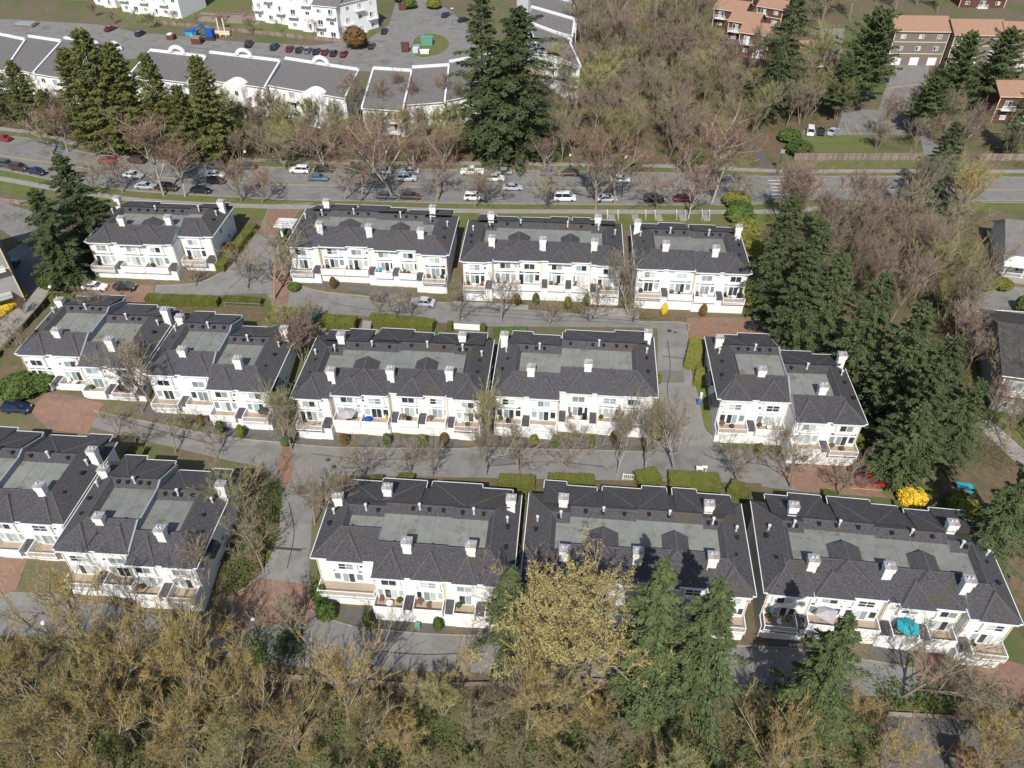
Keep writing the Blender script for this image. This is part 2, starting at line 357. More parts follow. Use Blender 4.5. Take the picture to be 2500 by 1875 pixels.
# bottom street
bot_top = [(760, 1490), (800, 1510), (859, 1529), (907, 1535), (1023, 1547), (1188, 1554), (1500, 1562), (1855, 1580), (1956, 1587), (2213, 1628)]
drape('bottom_street', [(540, 1600), (600, 1500), (745, 1480)] + bot_top + [(2520, 1640), (2560, 1740), (2400, 1720), (2170, 1700), (1960, 1695), (1673, 1676), (1443, 1655), (1250, 1645), (790, 1632), (640, 1620)], M_asph, .028)
kerb(bot_top)
drape('brick_court', [(2228, 1588), (2430, 1605), (2560, 1640), (2600, 1740), (2380, 1706), (2240, 1660)], M_brick, .04)
drape('bottom_street', [(-300, 1430), (150, 1450), (560, 1540), (560, 1600), (200, 1560), (-300, 1540)], M_asph, .027)
# driveways of the row fronts
def aprons(items, m=M_asph2, dz=.058):
    for a in items: drape('driveway', a, m, dz)
aprons([[(700, 690), (1000, 728), (1000, 710), (800, 690)]])
aprons([[(330, 1003), (412, 1038), (424, 1010), (345, 985)], [(480, 1040), (560, 1064), (700, 1080), (700, 1060), (500, 1010)]])
aprons([[(690, 1062), (850, 1072), (850, 1090), (740, 1083)], [(855, 1068), (1130, 1072), (1130, 1093), (880, 1091)], [(1200, 1066), (1560, 1070), (1560, 1099), (1200, 1092)]])
aprons([[(815, 1480), (905, 1492), (905, 1530), (850, 1524)], [(1020, 1498), (1090, 1500), (1090, 1545), (1028, 1545)], [(910, 1490), (1005, 1498), (1000, 1540), (912, 1532)], [(1125, 1500), (1230, 1505), (1230, 1553), (1130, 1550)]])
aprons([[(1855, 1510), (1950, 1518), (1950, 1580), (1858, 1575)], [(2130, 1560), (2210, 1570), (2213, 1622), (2120, 1606)]])
aprons([[(1100, 735), (1290, 745), (1290, 757), (1100, 743)], [(1430, 750), (1560, 755), (1560, 780), (1500, 773), (1430, 766)]], M_conc)
# left lane
drape('lane', [(-200, 690), (-20, 640), (60, 590), (110, 640), (135, 680), (100, 740), (0, 850), (-120, 960), (-300, 1000)], M_conc, .03)
drape('lane', [(-200, 470), (0, 492), (90, 520), (120, 560), (60, 600), (0, 560), (-200, 520)], M_asph, .032)
drape('flower_bed', [(-80, 740), (0, 700), (55, 708), (60, 725), (10, 775), (-60, 830)], M_litter, .05)
kerb([(0, 700), (55, 706), (62, 722), (40, 748), (0, 790), (-40, 830)], M_yel)
# right-hand lane, path and lawns
drape('lane', [(2330, 740), (2340, 705), (2390, 695), (2700, 715), (2700, 770), (2400, 765)], M_asph, .03)
drape('path', [(2340, 1040), (2380, 1035), (2440, 1090), (2520, 1170), (2600, 1260), (2600, 1180), (2480, 1080), (2400, 1010)], M_conc, .035)
drape('lawn', [(2340, 960), (2450, 950), (2560, 1000), (2600, 1170), (2480, 1075), (2400, 1005)], M_lawn, .03)
drape('lawn', [(1590, 955), (1612, 960), (1612, 1040), (1590, 1040)], M_lawn, .05)
drape('lawn', [(1690, 930), (1722, 940), (1760, 1070), (1742, 1064), (1720, 1040), (1708, 985)], M_lawn, .05)
drape('lawn', [(2110, 1170), (2280, 1190), (2290, 1240), (2180, 1225)], M_lawn, .045)
drape('play_court', [(2160, 1740), (2600, 1760), (2600, 1980), (2130, 1980)], M_asph2, .03)
drape('planting_bed', [(690, 1195), (670, 1350), (630, 1405), (560, 1450), (505, 1440), (600, 1200), (640, 1150)], M_litter, .045)
drape('planting_bed', [(130, 560), (200, 720), (120, 760), (0, 880), (-100, 960), (-100, 1000), (60, 900), (180, 740)], M_litter, .04)
for P in ([(810, 700), (1100, 722), (1500, 745), (1675, 765), (1675, 786), (1498, 773), (1310, 758), (1144, 741), (1000, 733), (911, 724), (789, 711)], [(640, 1050), (1200, 1052), (1590, 1060), (1600, 1098), (1180, 1091), (857, 1091), (680, 1078)], [(350, 745), (700, 760), (1100, 790), (1100, 806), (350, 770)], [(800, 1160), (1240, 1168), (1860, 1180), (1860, 1196), (800, 1190)]):
    drape('planting_bed', P, M_litter, .05)
crk = [[(760, 1110), (900, 1125), (1010, 1118)], [(1190, 1140), (1330, 1128), (1480, 1142)], [(1630, 830), (1640, 900), (1628, 960), (1650, 1040)], [(700, 1230), (715, 1300), (705, 1390)], [(640, 1335), (690, 1340), (745, 1341)], [(900, 1590), (1040, 1600), (1180, 1592)], [(1620, 870), (1660, 876), (1690, 884)],
       [(480, 440), (520, 470)], [(660, 430), (700, 470)], [(1820, 440), (1850, 490)], [(2000, 445), (2040, 490)], [(300, 1030), (420, 1060), (520, 1085)], [(800, 735), (900, 755), (1040, 765)], [(590, 600), (600, 660), (560, 705)], [(1750, 1120), (1850, 1135), (1960, 1150)], [(1080, 90), (960, 120), (860, 150)], [(420, 108), (560, 125), (700, 140)]]
for q in crk: strip('crack_seal', [(x + random.uniform(-5, 5), y + random.uniform(-3, 3)) for x, y in q], .13, M_seal, .052)
for q in ([(1200, 1120), (1290, 1118), (1292, 1135), (1200, 1138)], [(1610, 905), (1668, 905), (1672, 935), (1610, 935)], [(980, 460), (1070, 462), (1070, 480), (980, 479)], [(770, 1600), (830, 1604), (830, 1620), (772, 1616)]): drape('asphalt_patch', q, M_patch2, .046)
# manholes and patches
for (x, y, r) in ((801, 1123, .42), (816, 1140, .42), (1634, 808, .45), (1648, 812, .3), (905, 1628, .4), (700, 1560, .4)):
    mb = MB(); mb.lathe([(r, 0), (r, .02)], M_seal, 14); o = obj('manhole_cover', mb.mesh('manhole_cover'), None, G(x, y) + Vector((0, 0, .04)))
    tag(o, 'round iron manhole cover ' + {801: 'in the middle street, upper of a pair', 816: 'in the middle street, lower of a pair', 1634: 'at the top of the side street, left of a pair', 1648: 'at the top of the side street, right of a pair', 905: 'in the bottom street, in tree shade', 700: 'at the foot of the sloping street'}[x], 'manhole', 'manhole covers in the estate streets')
drape('asphalt_patch', [(640, 1332), (735, 1340), (736, 1346), (640, 1338)], M_seal, .05)

# ------------------------------------------------------------------ town houses
CACHE = {}
def cached(key, fn):
    if key not in CACHE: CACHE[key] = fn()
    return CACHE[key]
def frame_mesh(w, h, nx, ny):
    def f():
        b = MB(); t = .085
        b.box(-w / 2, -w / 2 + t, -.07, .06, 0, h); b.box(w / 2 - t, w / 2, -.07, .06, 0, h)
        b.box(-w / 2 + t, w / 2 - t, -.07, .06, 0, t); b.box(-w / 2 + t, w / 2 - t, -.07, .06, h - t, h)
        for i in range(1, nx): x = -w / 2 + w * i / nx; b.box(x - t / 2, x + t / 2, -.06, .05, t, h - t)
        for i in range(1, ny): z = h * i / ny; b.box(-w / 2 + t, w / 2 - t, -.055, .045, z - t / 3, z + t / 3)
        return b.mesh('window_frame', M_trim)
    return cached(('fr', w, h, nx, ny), f)
def pane_mesh(w, h):
    def f():
        b = MB(); b.box(-w / 2, w / 2, -.02, .04, 0, h); return b.mesh('pane', M_glassm)
    return cached(('pn', round(w, 3), h), f)
def window(parent, x, v, z, w, h, nx=1, ny=1, name='window', rng=random, dark=None, rz=0):
    o = obj(name, frame_mesh(w, h, nx, ny), parent, (x, v, z), rz)
    pw = w / nx - .1
    for i in range(nx):
        r = rng.random()
        g = dark if dark else (M_glassd if r < .38 else M_glassm if r < .75 else M_glassl)
        obj('pane', pane_mesh(pw, h - .16), o, (-w / 2 + w * (i + .5) / nx, 0, .08), 0, g)
    return o
def chimney(parent, u, v, z0, h, rng):
    def f():
        b = MB()
        for (z0_, z1_, s0, s1) in ((-3.2, -.75, .56, .5), (-.75, 0, .66, .66)):
            b.box(-s0, s0, -s0 * .85, s0 * .85, z0_, z1_)
        return b.mesh('chimney', M_stucco)
    o = obj('chimney', cached('chim', f), parent, (u, v, z0 + h))
    def g():
        b = MB(); b.box(-.72, .72, -.62, .62, 0, .08); b.box(-.5, .5, -.42, .42, .08, .14)
        return b.mesh('chimney_cap', M_cap)
    obj('chimney_cap', cached('chcap', g), o)
    def k():
        b = MB(); b.lathe([(.09, 0), (.09, .16), (.14, .18), (.14, .25), (.02, .28)], M_flue, 8); return b.mesh('flue_terminal')
    for i, dx in enumerate((-.24, .24)[:1 + (rng.random() < .6)]): obj('flue_terminal', cached('flt', k), o, (dx, 0, .13))
    return o
def flue(parent, u, v, z):
    def k():
        b = MB(); b.lathe([(.22, -.25), (.13, .0), (.13, .85), (.22, .88), (.22, 1.1), (.05, 1.18)], M_flue, 9); return b.mesh('flue')
    return obj('flue', cached('flue', k), parent, (u, v, z))
def roof_vent(parent, u, v, z):
    def k():
        b = MB(); b.box(-.2, .2, -.2, .2, -.15, .22); b.box(-.25, .25, -.25, .25, .22, .27); return b.mesh('roof_vent', M_vent)
    return obj('roof_vent', cached('rvent', k), parent, (u, v, z))

def rail_mesh(w):
    def f():
        b = MB(); b.box(0, w, -.04, .04, .98, 1.05); b.box(0, w, -.04, .04, .08, .14)
        n = max(3, int(w / .22))
        for i in range(n + 1): x = w * i / n; b.box(x - .025, x + .025, -.022, .022, .14, .98)
        return b.mesh('railing', M_trim)
    return cached(('rail', round(w, 2)), f)

FURN = []
def balcony(parent, x0, x1, vw, z, kind, proj=1.75):
    w = x1 - x0; vf = vw - proj
    def f():
        b = MB(); b.box(0, w, 0, proj - .01, -.22, -.005, M_white); b.box(.1, w - .1, .1, proj - .02, -.005, .02, M_deck); return b.mesh('balcony')
    o = obj('balcony', cached(('balc', round(w, 2), round(proj, 2)), f), parent, (x0, vf, z))
    def side():
        b = MB(); b.box(-.06, .06, 0, proj - .015, -.34, 1.0); return b.mesh('side_parapet', M_white)
    me = cached(('bs', round(proj, 2)), side)
    obj('side_parapet', me, o, (.06, 0, 0)); obj('side_parapet', me, o, (w - .06, 0, 0))
    if kind == 'solid':
        def fr():
            b = MB(); b.box(.12, w - .12, -.005, .11, -.34, .92); b.box(.12, w - .12, -.03, .14, .92, .97); return b.mesh('front_parapet', M_white)
        obj('front_parapet', cached(('bf', round(w, 2)), fr), o)
    else:
        obj('railing', rail_mesh(w - .24), o, (.12, .06, 0))
        def fr():
            b = MB(); b.box(.12, w - .12, 0, .10, -.34, .0); return b.mesh('rim_board', M_white)
        obj('rim_board', cached(('br', round(w, 2)), fr), o)
    return o

def hip_bay(mb, uc, w, vf, ze, va, za, vb, ridge=None):
    # hip roof: front eave at vf, apex at (uc, va, za), ridge running back to vb
    a = (uc - w / 2, vf, ze); b = (uc + w / 2, vf, ze); p = (uc, va, za); q = (uc, vb, za)
    c = (uc - w / 2, vb, ze); d = (uc + w / 2, vb, ze)
    mb.face([a, b, p], M_shing); mb.face([b, d, q, p], M_shing); mb.face([c, a, p, q], M_shing); mb.face([d, c, q], M_shing)
    if ridge is not None:
        for e0, e1 in ((a, p), (b, p), (p, q)): cap(ridge, e0, e1)
def cap(mb, a, b, w=.13):
    a = Vector(a) + Vector((0, 0, .035)); b = Vector(b) + Vector((0, 0, .035)); d = (b - a); s = Vector((-d.y, d.x, 0)); s.normalize(); s *= w
    dn = Vector((0, 0, -.045))
    mb.face([a - s + dn, b - s + dn, b, a]); mb.face([a, b, b + s + dn, a + s + dn])

def eave(gb, x0, x1, v, ze, side=-1):
    gb.box(x0, x1, v - .10 if side < 0 else v, v if side < 0 else v + .10, ze - .17, ze + .02)
def eave_y(gb, x, v0, v1, ze, side=-1):
    gb.box(x - .10 if side < 0 else x, x if side < 0 else x + .10, v0, v1, ze - .17, ze + .02)

def townhouses(label, origin, theta, ze, Wd, D, blocks, chims, backch, rng_seed, base=None, side_awn=None, dens=1):
    rng = random.Random(rng_seed)
    zb = ze - 7.9
    root = empty('townhouse_block', (origin.x, origin.y, zb), theta, label, 'house', 'white townhouse blocks with dark roofs')
    Z = 7.9
    roof = MB(); deckm = MB(); wall = MB(); gut = MB(); ridge = MB(); low = MB(); seam = MB(); pipes = []
    A, Bk, well_b = 4.1, 4.6, 1.25; zr = Z + 1.75; zd = Z + 1.05
    nb = len(blocks); info = []
    for bi, bk in enumerate(blocks):
        u0, u1, v0, dz, pat, groups = bk[:6]
        Dd = bk[6] if len(bk) > 6 else D
        v1 = v0 + Dd; ze_, zr_, zd_ = Z + dz, zr + dz, zd + dz
        hl, hr = bi == 0, bi == nb - 1
        cl, cr = (3.3 if hl else 0), (3.3 if hr else 0)
        O = [(u0, v0, ze_), (u1, v0, ze_), (u1, v1, ze_), (u0, v1, ze_)]
        Rr = [(u0 + cl, v0 + A, zr_), (u1 - cr, v0 + A, zr_), (u1 - cr, v1 - Bk, zr_), (u0 + cl, v1 - Bk, zr_)]
        il, ir = (cl + .7 if hl else 0), (cr + .7 if hr else 0)
        Wl = [(u0 + il, v0 + A + .6, zd_), (u1 - ir, v0 + A + .6, zd_), (u1 - ir, v1 - Bk - well_b, zd_), (u0 + il, v1 - Bk - well_b, zd_)]
        for i in range(4):
            j = (i + 1) % 4
            if (i == 1 and not hr) or (i == 3 and not hl):
                continue
            roof.face([O[i], O[j], Rr[j], Rr[i]], M_shing); roof.face([Rr[i], Rr[j], Wl[j], Wl[i]], M_shing)
        if not hl: roof.face([O[0], Rr[0], Wl[0], Wl[3], Rr[3], O[3]], M_white)
        if not hr: roof.face([O[1], O[2], Rr[2], Wl[2], Wl[1], Rr[1]], M_white)
        sz = ze_ - .16
        roof.face([(u0, v0, sz), (u0, v1, sz), (u1, v1, sz), (u1, v0, sz)], M_trim)
        deckm.face(Wl)
        ns_ = int((Wl[1][0] - Wl[0][0]) / 1.9)
        for q in range(1, ns_):
            xq = Wl[0][0] + (Wl[1][0] - Wl[0][0]) * q / ns_; seam.box(xq - .035, xq + .035, Wl[0][1] + .02, Wl[3][1] - .02, zd_ + .004, zd_ + .03)
        for xq in ((u0 + .7) if hl else u0 + .12, (u1 - .7) if hr else u1 - .12): pipes.append((xq, v0 + .245))
        for i in range(4): cap(ridge, Rr[i], Rr[(i + 1) % 4], .09) if not ((i == 1 and not hr) or (i == 3 and not hl)) else None
        if hl: cap(ridge, O[0], Rr[0]); cap(ridge, O[3], Rr[3])
        if hr: cap(ridge, O[1], Rr[1]); cap(ridge, O[2], Rr[2])
        eave(gut, u0, u1, v0, ze_)
        if hl or dz > 0 : eave_y(gut, u0, v0, v1, ze_)
        if hr: eave_y(gut, u1, v0, v1, ze_, 1)
        # front
        vF = v0 + .32; ins0 = .55 if hl else 0; ins1 = .55 if hr else 0
        wall.box(u0 + ins0, u1 - ins1, vF, v1 - .5, -4, sz - .01)
        low.box(u0 + ins0, u1 - ins1, vF - 1.55, vF - .002, -1.2, 2.52)
        # layout of balconies and canopies
        nB = pat.count('B') + pat.count('W') * 1.0; ns = pat.count('s'); s_w = 1.15
        avail = (u1 - ins1) - (u0 + ins0) - .15
        bw = (avail - ns * s_w) / max(nB, 1); x = u0 + ins0 + .08; Bs = []
        for k, ch in enumerate(pat):
            if ch == 's':
                cb = MB(); cb.face([(0, 0, 0), (s_w - .1, 0, 0), (s_w - .1, 1.61, .95), (0, 1.61, .95)], M_shing); cb.face([(0, 0, -.12), (0, 0, 0), (0, 1.5, .95), (0, 1.5, -.12)], M_white); cb.face([(s_w - .1, 0, 0), (s_w - .1, 0, -.12), (s_w - .1, 1.5, -.12), (s_w - .1, 1.5, .95)], M_white); cb.face([(0, 0, -.12), (s_w - .1, 0, -.12), (s_w - .1, 0, 0), (0, 0, 0)], M_trim)
                obj('entry_canopy', cached('canopy', lambda: cb.mesh('entry_canopy')), root, (x + .05, vF - 1.62, 2.78)); x += s_w
            else:
                Bs.append((x, x + bw, ch)); x += bw
        for k, (x0, x1, ch) in enumerate(Bs):
            xc = (x0 + x1) / 2 + rng.uniform(-.05, .05); w = x1 - x0
            kind = 'rail' if ch == 'W' or (bi == 0 and k == 0 and hl) or (bi == nb - 1 and k == len(Bs) - 1 and hr) else 'solid'
            balcony(root, x0 + .03, x1 - .03, vF, 2.75, kind, 2.3 if kind == 'rail' else 2.1)
            info.append((x0, x1, vF))
            gd = min(2.9, w - .5)
            def gm_():
                b = MB(); b.box(-gd / 2, gd / 2, -.05, .02, 0, 2.1)
                for i in range(1, 4): b.box(-gd / 2 + .08, gd / 2 - .08, -.075, -.052, i * .525 - .46, i * .525 - .05)
                return b.mesh('garage_door', M_gar)
            obj('garage_door', cached(('gar', round(gd, 2)), gm_), root, (xc, vF - 1.56, .02))
            # mid floor
            r2 = random.Random(rng_seed * 100 + bi * 10 + k)
            tone = r2.choice([M_glassl, M_glassm, M_glassd, M_glassm])
            dw = 1.7
            window(root, xc, vF, 2.78, dw, 2.05, 2, 1, 'sliding_door', r2)
            window(root, xc, vF, 4.92, dw + .1, .6, 1, 1, 'transom_window', r2, tone)
            sw = (w - dw) / 2 - .4
            if sw > .35:
                sw = min(sw, .95)
                for s in (-1, 1):
                    window(root, xc + s * (dw / 2 + .16 + sw / 2), vF, 3.3, round(sw, 2), 1.5, 1, 1, 'side_window', r2)
                    window(root, xc + s * (dw / 2 + .16 + sw / 2), vF, 4.92, round(sw, 2), .6, 1, 1, 'transom_window', r2, tone)
            # upper floor bay
            bwid = min(w - .7, 3.0); bp = .3
            def bm_():
                b = MB(); b.box(-bwid / 2, bwid / 2, -bp, -.003, 0, 2.24); b.box(-bwid / 2 - .05, bwid / 2 + .05, -bp - .05, -.003, -.1, 0); return b.mesh('bay_wall', M_white)
            obj('bay_wall', cached(('bay', round(bwid, 2)), bm_), root, (xc, vF, 5.56 + dz * 0))
            window(root, xc, vF - bp, 5.98, 2.05, 1.28, 2, rng.choice([1, 1, 2]), 'window', r2)
            if rng.random() < .6 and w - bwid > .9:
                s = rng.choice((-1, 1)); window(root, xc + s * (bwid / 2 + .42), vF, 6.1, .55, .62, 1, 1, 'small_window', r2)
        # trim bands
        wall.box(u0 + ins0, u1 - ins1, vF - .035, vF - .001, 5.46, 5.56)
        # front roof bays over groups of balconies
        for g in groups:
            if g[-1] >= len(Bs): continue
            x0, x1 = Bs[g[0]][0], Bs[g[-1]][1]; uc = (x0 + x1) / 2; w = x1 - x0
            if len(g) == 1:
                ww = min(w + .2, 4.6); pj = .22 + rng.choice((0, .12))
                hip_bay(roof, uc, ww, v0 - pj, ze_, v0 + 3.1, zr_ - .12, v0 + A + .35, ridge)
                eave(gut, uc - ww / 2, uc + ww / 2, v0 - pj, ze_); eave_y(gut, uc - ww / 2, v0 - pj, v0, ze_); eave_y(gut, uc + ww / 2, v0 - pj, v0, ze_, 1)
                roof.face([(uc - ww / 2, v0 - pj, sz), (uc - ww / 2, v0, sz), (uc + ww / 2, v0, sz), (uc + ww / 2, v0 - pj, sz)], M_trim)
            else:
                ww = w - .3; pj = .2; zt = zr_ + .28
                hip_bay(roof, uc, ww, v0 - pj, ze_, v0 + 4.0, zt, v0 + A + 2.9)
                q0 = (uc - ww / 2, v0 - pj, ze_); q1 = (uc + ww / 2, v0 - pj, ze_); pp = (uc, v0 + 4.0, zt)
                cap(ridge, q1, pp); cap(ridge, pp, (uc, v0 + A + 2.9, zt))
                eave(gut, uc - ww / 2, uc + ww / 2, v0 - pj, ze_); eave_y(gut, uc - ww / 2, v0 - pj, v0, ze_); eave_y(gut, uc + ww / 2, v0 - pj, v0, ze_, 1)
                roof.face([(uc - ww / 2, v0 - pj, sz), (uc - ww / 2, v0, sz), (uc + ww / 2, v0, sz), (uc + ww / 2, v0 - pj, sz)], M_trim)
                # projecting smaller hip over the left house
                w2 = ww * .56; u2 = uc - ww / 2 + w2 / 2 - .12; pj2 = pj + .45
                hip_bay(roof, u2, w2, v0 - pj2, ze_ + .012, v0 + 2.5, ze_ + 1.35, v0 + 4.2, ridge)
                eave(gut, u2 - w2 / 2, u2 + w2 / 2, v0 - pj2, ze_ + .012); eave_y(gut, u2 + w2 / 2, v0 - pj2, v0 - pj - .11, ze_ + .012, 1); eave_y(gut, u2 - w2 / 2, v0 - pj2, v0 - pj - .11, ze_ + .012)
                roof.face([(u2 - w2 / 2, v0 - pj2, sz), (u2 - w2 / 2, v0 - pj, sz), (u2 + w2 / 2, v0 - pj, sz), (u2 + w2 / 2, v0 - pj2, sz)], M_trim)
        # vents along the back strip and on the side slopes
        n = int((u1 - u0) / 2.3)
        for i in range(n):
            if rng.random() < .75: roof_vent(root, u0 + cl + .5 + (u1 - u0 - cl - cr - 1) * (i + .5) / n + rng.uniform(-.3, .3), v1 - Bk - .55, zr_ - .28)
        for e, hx in ((hl, u0 + 1.6), (hr, u1 - 1.6)):
            if e:
                for q in range(2): roof_vent(root, hx + rng.uniform(-.5, .6), v0 + 5 + 3.2 * q + rng.uniform(-.4, .4), ze_ + .9)
        flue(root, (u0 + cl + u1 - cr) / 2, v1 - Bk - .5, zr_ - .25)
        if hl: flue(root, u0 + 1.5, v1 - 5.6, ze_ + .75)
        if hr: flue(root, u1 - 1.5, v1 - 5.6, ze_ + .75)
        # step wall between blocks
        if bi > 0:
            pu, pd = blocks[bi - 1][1], blocks[bi - 1][3]
            if abs(pd - dz) > .3:
                zt = max(pd, dz)
                vs_, v_e = (v0, v1) if dz > pd else (blocks[bi - 1][2], blocks[bi - 1][2] + D)
                fin = MB(); x = u0
                prof = [(vs_, Z + zt + .02), (vs_ + A, zr + zt + .1), (vs_ + A + .6, zd + zt + .35), (v_e - Bk - well_b, zd + zt + .35), (v_e - Bk, zr + zt + .1), (v_e, Z + zt + .02)]
                for (va_, za_), (vb_, zb2) in zip(prof, prof[1:]):
                    for s, xx in ((1, x - .12), (-1, x + .12)):
                        q = [(xx, va_, Z - .1), (xx, va_, za_), (xx, vb_, zb2), (xx, vb_, Z - .1)]
                        fin.face(q if s > 0 else q[::-1])
                    fin.face([(x - .12, va_, za_), (x + .12, va_, za_), (x + .12, vb_, zb2), (x - .12, vb_, zb2)])
                obj('party_wall', fin.mesh('party_wall', M_fin), root)
    # projecting roof bays along the back
    nbk = 3 if Wd > 28 else 2; sz = Z - .16; edge = [0] + ([b[0] for b in blocks[1:]] if nb == nbk else [Wd * i / nbk for i in range(1, nbk)]) + [Wd]
    for i in range(nbk):
        e0, e1 = edge[i], edge[i + 1]; bu0 = e0 + (2.0 if i == 0 else .45); bu1 = e1 - (1.3 if i == nbk - 1 else .35)
        bl = max((b for b in blocks if b[0] < bu1 - .5 and b[1] > bu0 + .5), key=lambda b: b[2] + (b[6] if len(b) > 6 else D)); v1 = bl[2] + (bl[6] if len(bl) > 6 else D); zz = Z + bl[3] + .012; zk = zr + bl[3]
        um = bu0 + (bu1 - bu0) * (.62 if i % 2 else .42); p1, p2 = ((1.35, .65), (.7, 1.35))[(i + rng_seed) % 2]; uc = (bu0 + bu1) / 2
        for (a, b_, p_) in ((bu0, um, p1), (um, bu1, p2)):
            vb_ = v1 + p_; top = v1 - Bk + .35
            roof.face([(b_, vb_, zz), (a, vb_, zz), (a, top, zk), (b_, top, zk)], M_shing)
            roof.face([(a, vb_, zz), (a, v1 - .2, zz), (a, top, zk)], M_shing); roof.face([(b_, v1 - .2, zz), (b_, vb_, zz), (b_, top, zk)], M_shing)
            roof.face([(a, vb_, sz), (b_, vb_, sz), (b_, v1, sz), (a, v1, sz)], M_trim)
            eave(gut, a, b_, vb_, zz, 1)
            if a == bu0 or p_ > p1: eave_y(gut, a, v1 if a == bu0 else v1 + p1, vb_, zz)
            if b_ == bu1 or p_ > p2: eave_y(gut, b_, v1 if b_ == bu1 else v1 + p2, vb_, zz, 1)
            wall.box(a + .4, b_ - .4, v1 - .49, vb_ - .5, -3, sz - .012)
        cap(ridge, (bu0, v1 + p1, zz), (uc - .3, v1 - Bk + .3, zk + .06)); cap(ridge, (bu1, v1 + p2, zz), (uc + .3, v1 - Bk + .3, zk + .06))
    o = obj('wall', wall.mesh('wall', M_white), root)
    obj('garage_storey', low.mesh('garage_storey', M_white), root)
    ro = obj('roof', roof.mesh('roof'), root)
    obj('roof_deck', deckm.mesh('roof_deck', M_memb), root)
    obj('membrane_seam', seam.mesh('membrane_seam', M_memb2), root)
    def dp_():
        q = MB(); q.box(-.06, .06, -.065, .065, 2.6, Z - .2); return q.mesh('downpipe', M_cont)
    for q in pipes: obj('downpipe', cached('downpipe', dp_), root, (q[0], q[1], 0))
    obj('gutter', gut.mesh('gutter', M_gut), root)
    obj('ridge_cap', ridge.mesh('ridge_cap', M_ridge), root)
    for (u, v) in chims: chimney(root, u, v, Z + 1.2, 2.1, rng)
    for (u, v) in backch: chimney(root, u, v, Z + .9, 2.1, rng)
    # end walls: windows and awnings
    for side, uu, rz in ((-1, .55, R(-90)), (1, Wd - .55, R(90))):
        v0 = blocks[0][2] if side < 0 else blocks[-1][2]
        for vv, zz in ((5.0, 5.9), (10.5, 5.9), (8.0, 3.2)):
            window(root, uu, v0 + vv, zz, .9, 1.1, 1, 1, 'window', rng, None, rz)
    if side_awn:
        for (side, vv, zz) in side_awn:
            uu = .55 if side < 0 else Wd - .55; b = MB(); s = side
            n = 5
            for i in range(n):
                a0, a1 = math.pi / 2 * i / n, math.pi / 2 * (i + 1) / n
                p = lambda a, y: (s * 1.3 * math.sin(a), y, 1.1 * math.cos(a))
                f = [p(a0, -1.2), p(a1, -1.2), p(a1, 1.2), p(a0, 1.2)]
                b.face(f)
                for y in (-1.2, 1.2): b.face([(0, y, 0), p(a0, y), p(a1, y)])
            obj('awning', b.mesh('awning', M_dcanv), root, (uu, v0 + vv, zz))
    return root, info

TH = {}
def bld(key, label, fl, ze, th, Wd, D, blocks, chims, backch, seed, **kw):
    TH[key] = townhouses(label, at(fl[0], fl[1], ze), R(th), ze, Wd, D, blocks, chims, backch, seed, **kw)
def six(Wd, off, pats=('Bs', 'BB', 'sBsB', 'sB')):
    fr = (0, .2, .5, .8, 1); gr = ([(0,)], [(0, 1)], [(0, 1)], [(0,)])
    return [(Wd * fr[i], Wd * fr[i + 1], off[i] + (0, .95, .95, 0)[i], (0, .07, 0, .06)[i], pats[i], gr[i]) for i in range(4)]
bld('C', 'white six-house block beside the entry road, second from the left in the top row', (698, 597), 11.9, -4.2, 31.5, 15.0,
    six(31.5, (-0.5, -0.7, -1.2, -1.6)), [(6.2, 2.9), (15.8, 2.6), (25.8, 2.0)], [(5, 12.6), (26.6, 11.6)], 11)
bld('D', 'white six-house block in the top row, third from the left, with a straight well roof', (1122, 637), 11.9, -4.0, 30.3, 15.6,
    six(30.3, (0, 0.05, 0.15, 0.25)), [(5.7, 3.7), (15.2, 3.6), (24.7, 3.6)], [(4.7, 13.2), (25.5, 13.4)], 12)
bld('E', 'white four-house block at the right end of the top row above a brick court', (1550, 655), 11.9, -3.8, 21.0, 16.0,
    [(0, 11, 0, 0, 'BsB', [(0,), (1,)]), (11, 21, -.5, .07, 'BsB', [(0,), (1,)])], [(5.6, 4.1), (14.5, 3.0)], [(.9, 12.3), (20.0, 11.6)], 13)
bld('A', 'white four-house block at the left end of the top row beside a tall fir', (205, 590), 11.9, -3.8, 24.0, 15.4,
    [(0, 17.2, 0, 0, 'BsBBs', [(0,), (1, 2)]), (17.2, 24.0, 3.2, .1, 'Ws', [(0,)], 12.6)], [(6.4, 4.1), (15.3, 5.0)], [(1.5, 12.6), (23.0, 12.4)], 14)
bld('B1', 'left white four-house block of the middle row, beside the left lane', (36, 872), 8.1, -3.7, 22.0, 16.2,
    [(0, 11.2, .3, .55, 'BsB', [(0,), (1,)]), (11.2, 22, -1.2, -.15, 'BsBs', [(0,), (1,)])], [(6.3, 3.7), (16.2, 1.8)], [(2.0, 12.7), (21.6, 11.0)], 15)
bld('B2', 'white four-house block second from the left in the middle row with a black side awning', (349, 920), 8.0, -3.8, 21.3, 16.0,
    [(0, 11, .2, .55, 'BsB', [(0,), (1,)]), (11, 21.3, -2.0, -.15, 'BsB', [(0,), (1,)])], [(5.8, 3.6), (15.5, 1.8)], [(1.7, 12.7), (20.4, 10.6)], 16, side_awn=[(1, 3.0, 6.2)])
bld('F', 'white six-house block in the centre of the middle row with a grey umbrella', (708, 970), 7.9, -4.6, 30.2, 15.4,
    six(30.2, (0.1, 0.6, 1.3, 1.8)), [(6.0, 3.4), (15.2, 4.4), (24.4, 5.0)], [(5.2, 12.9), (25.2, 14.6)], 17)
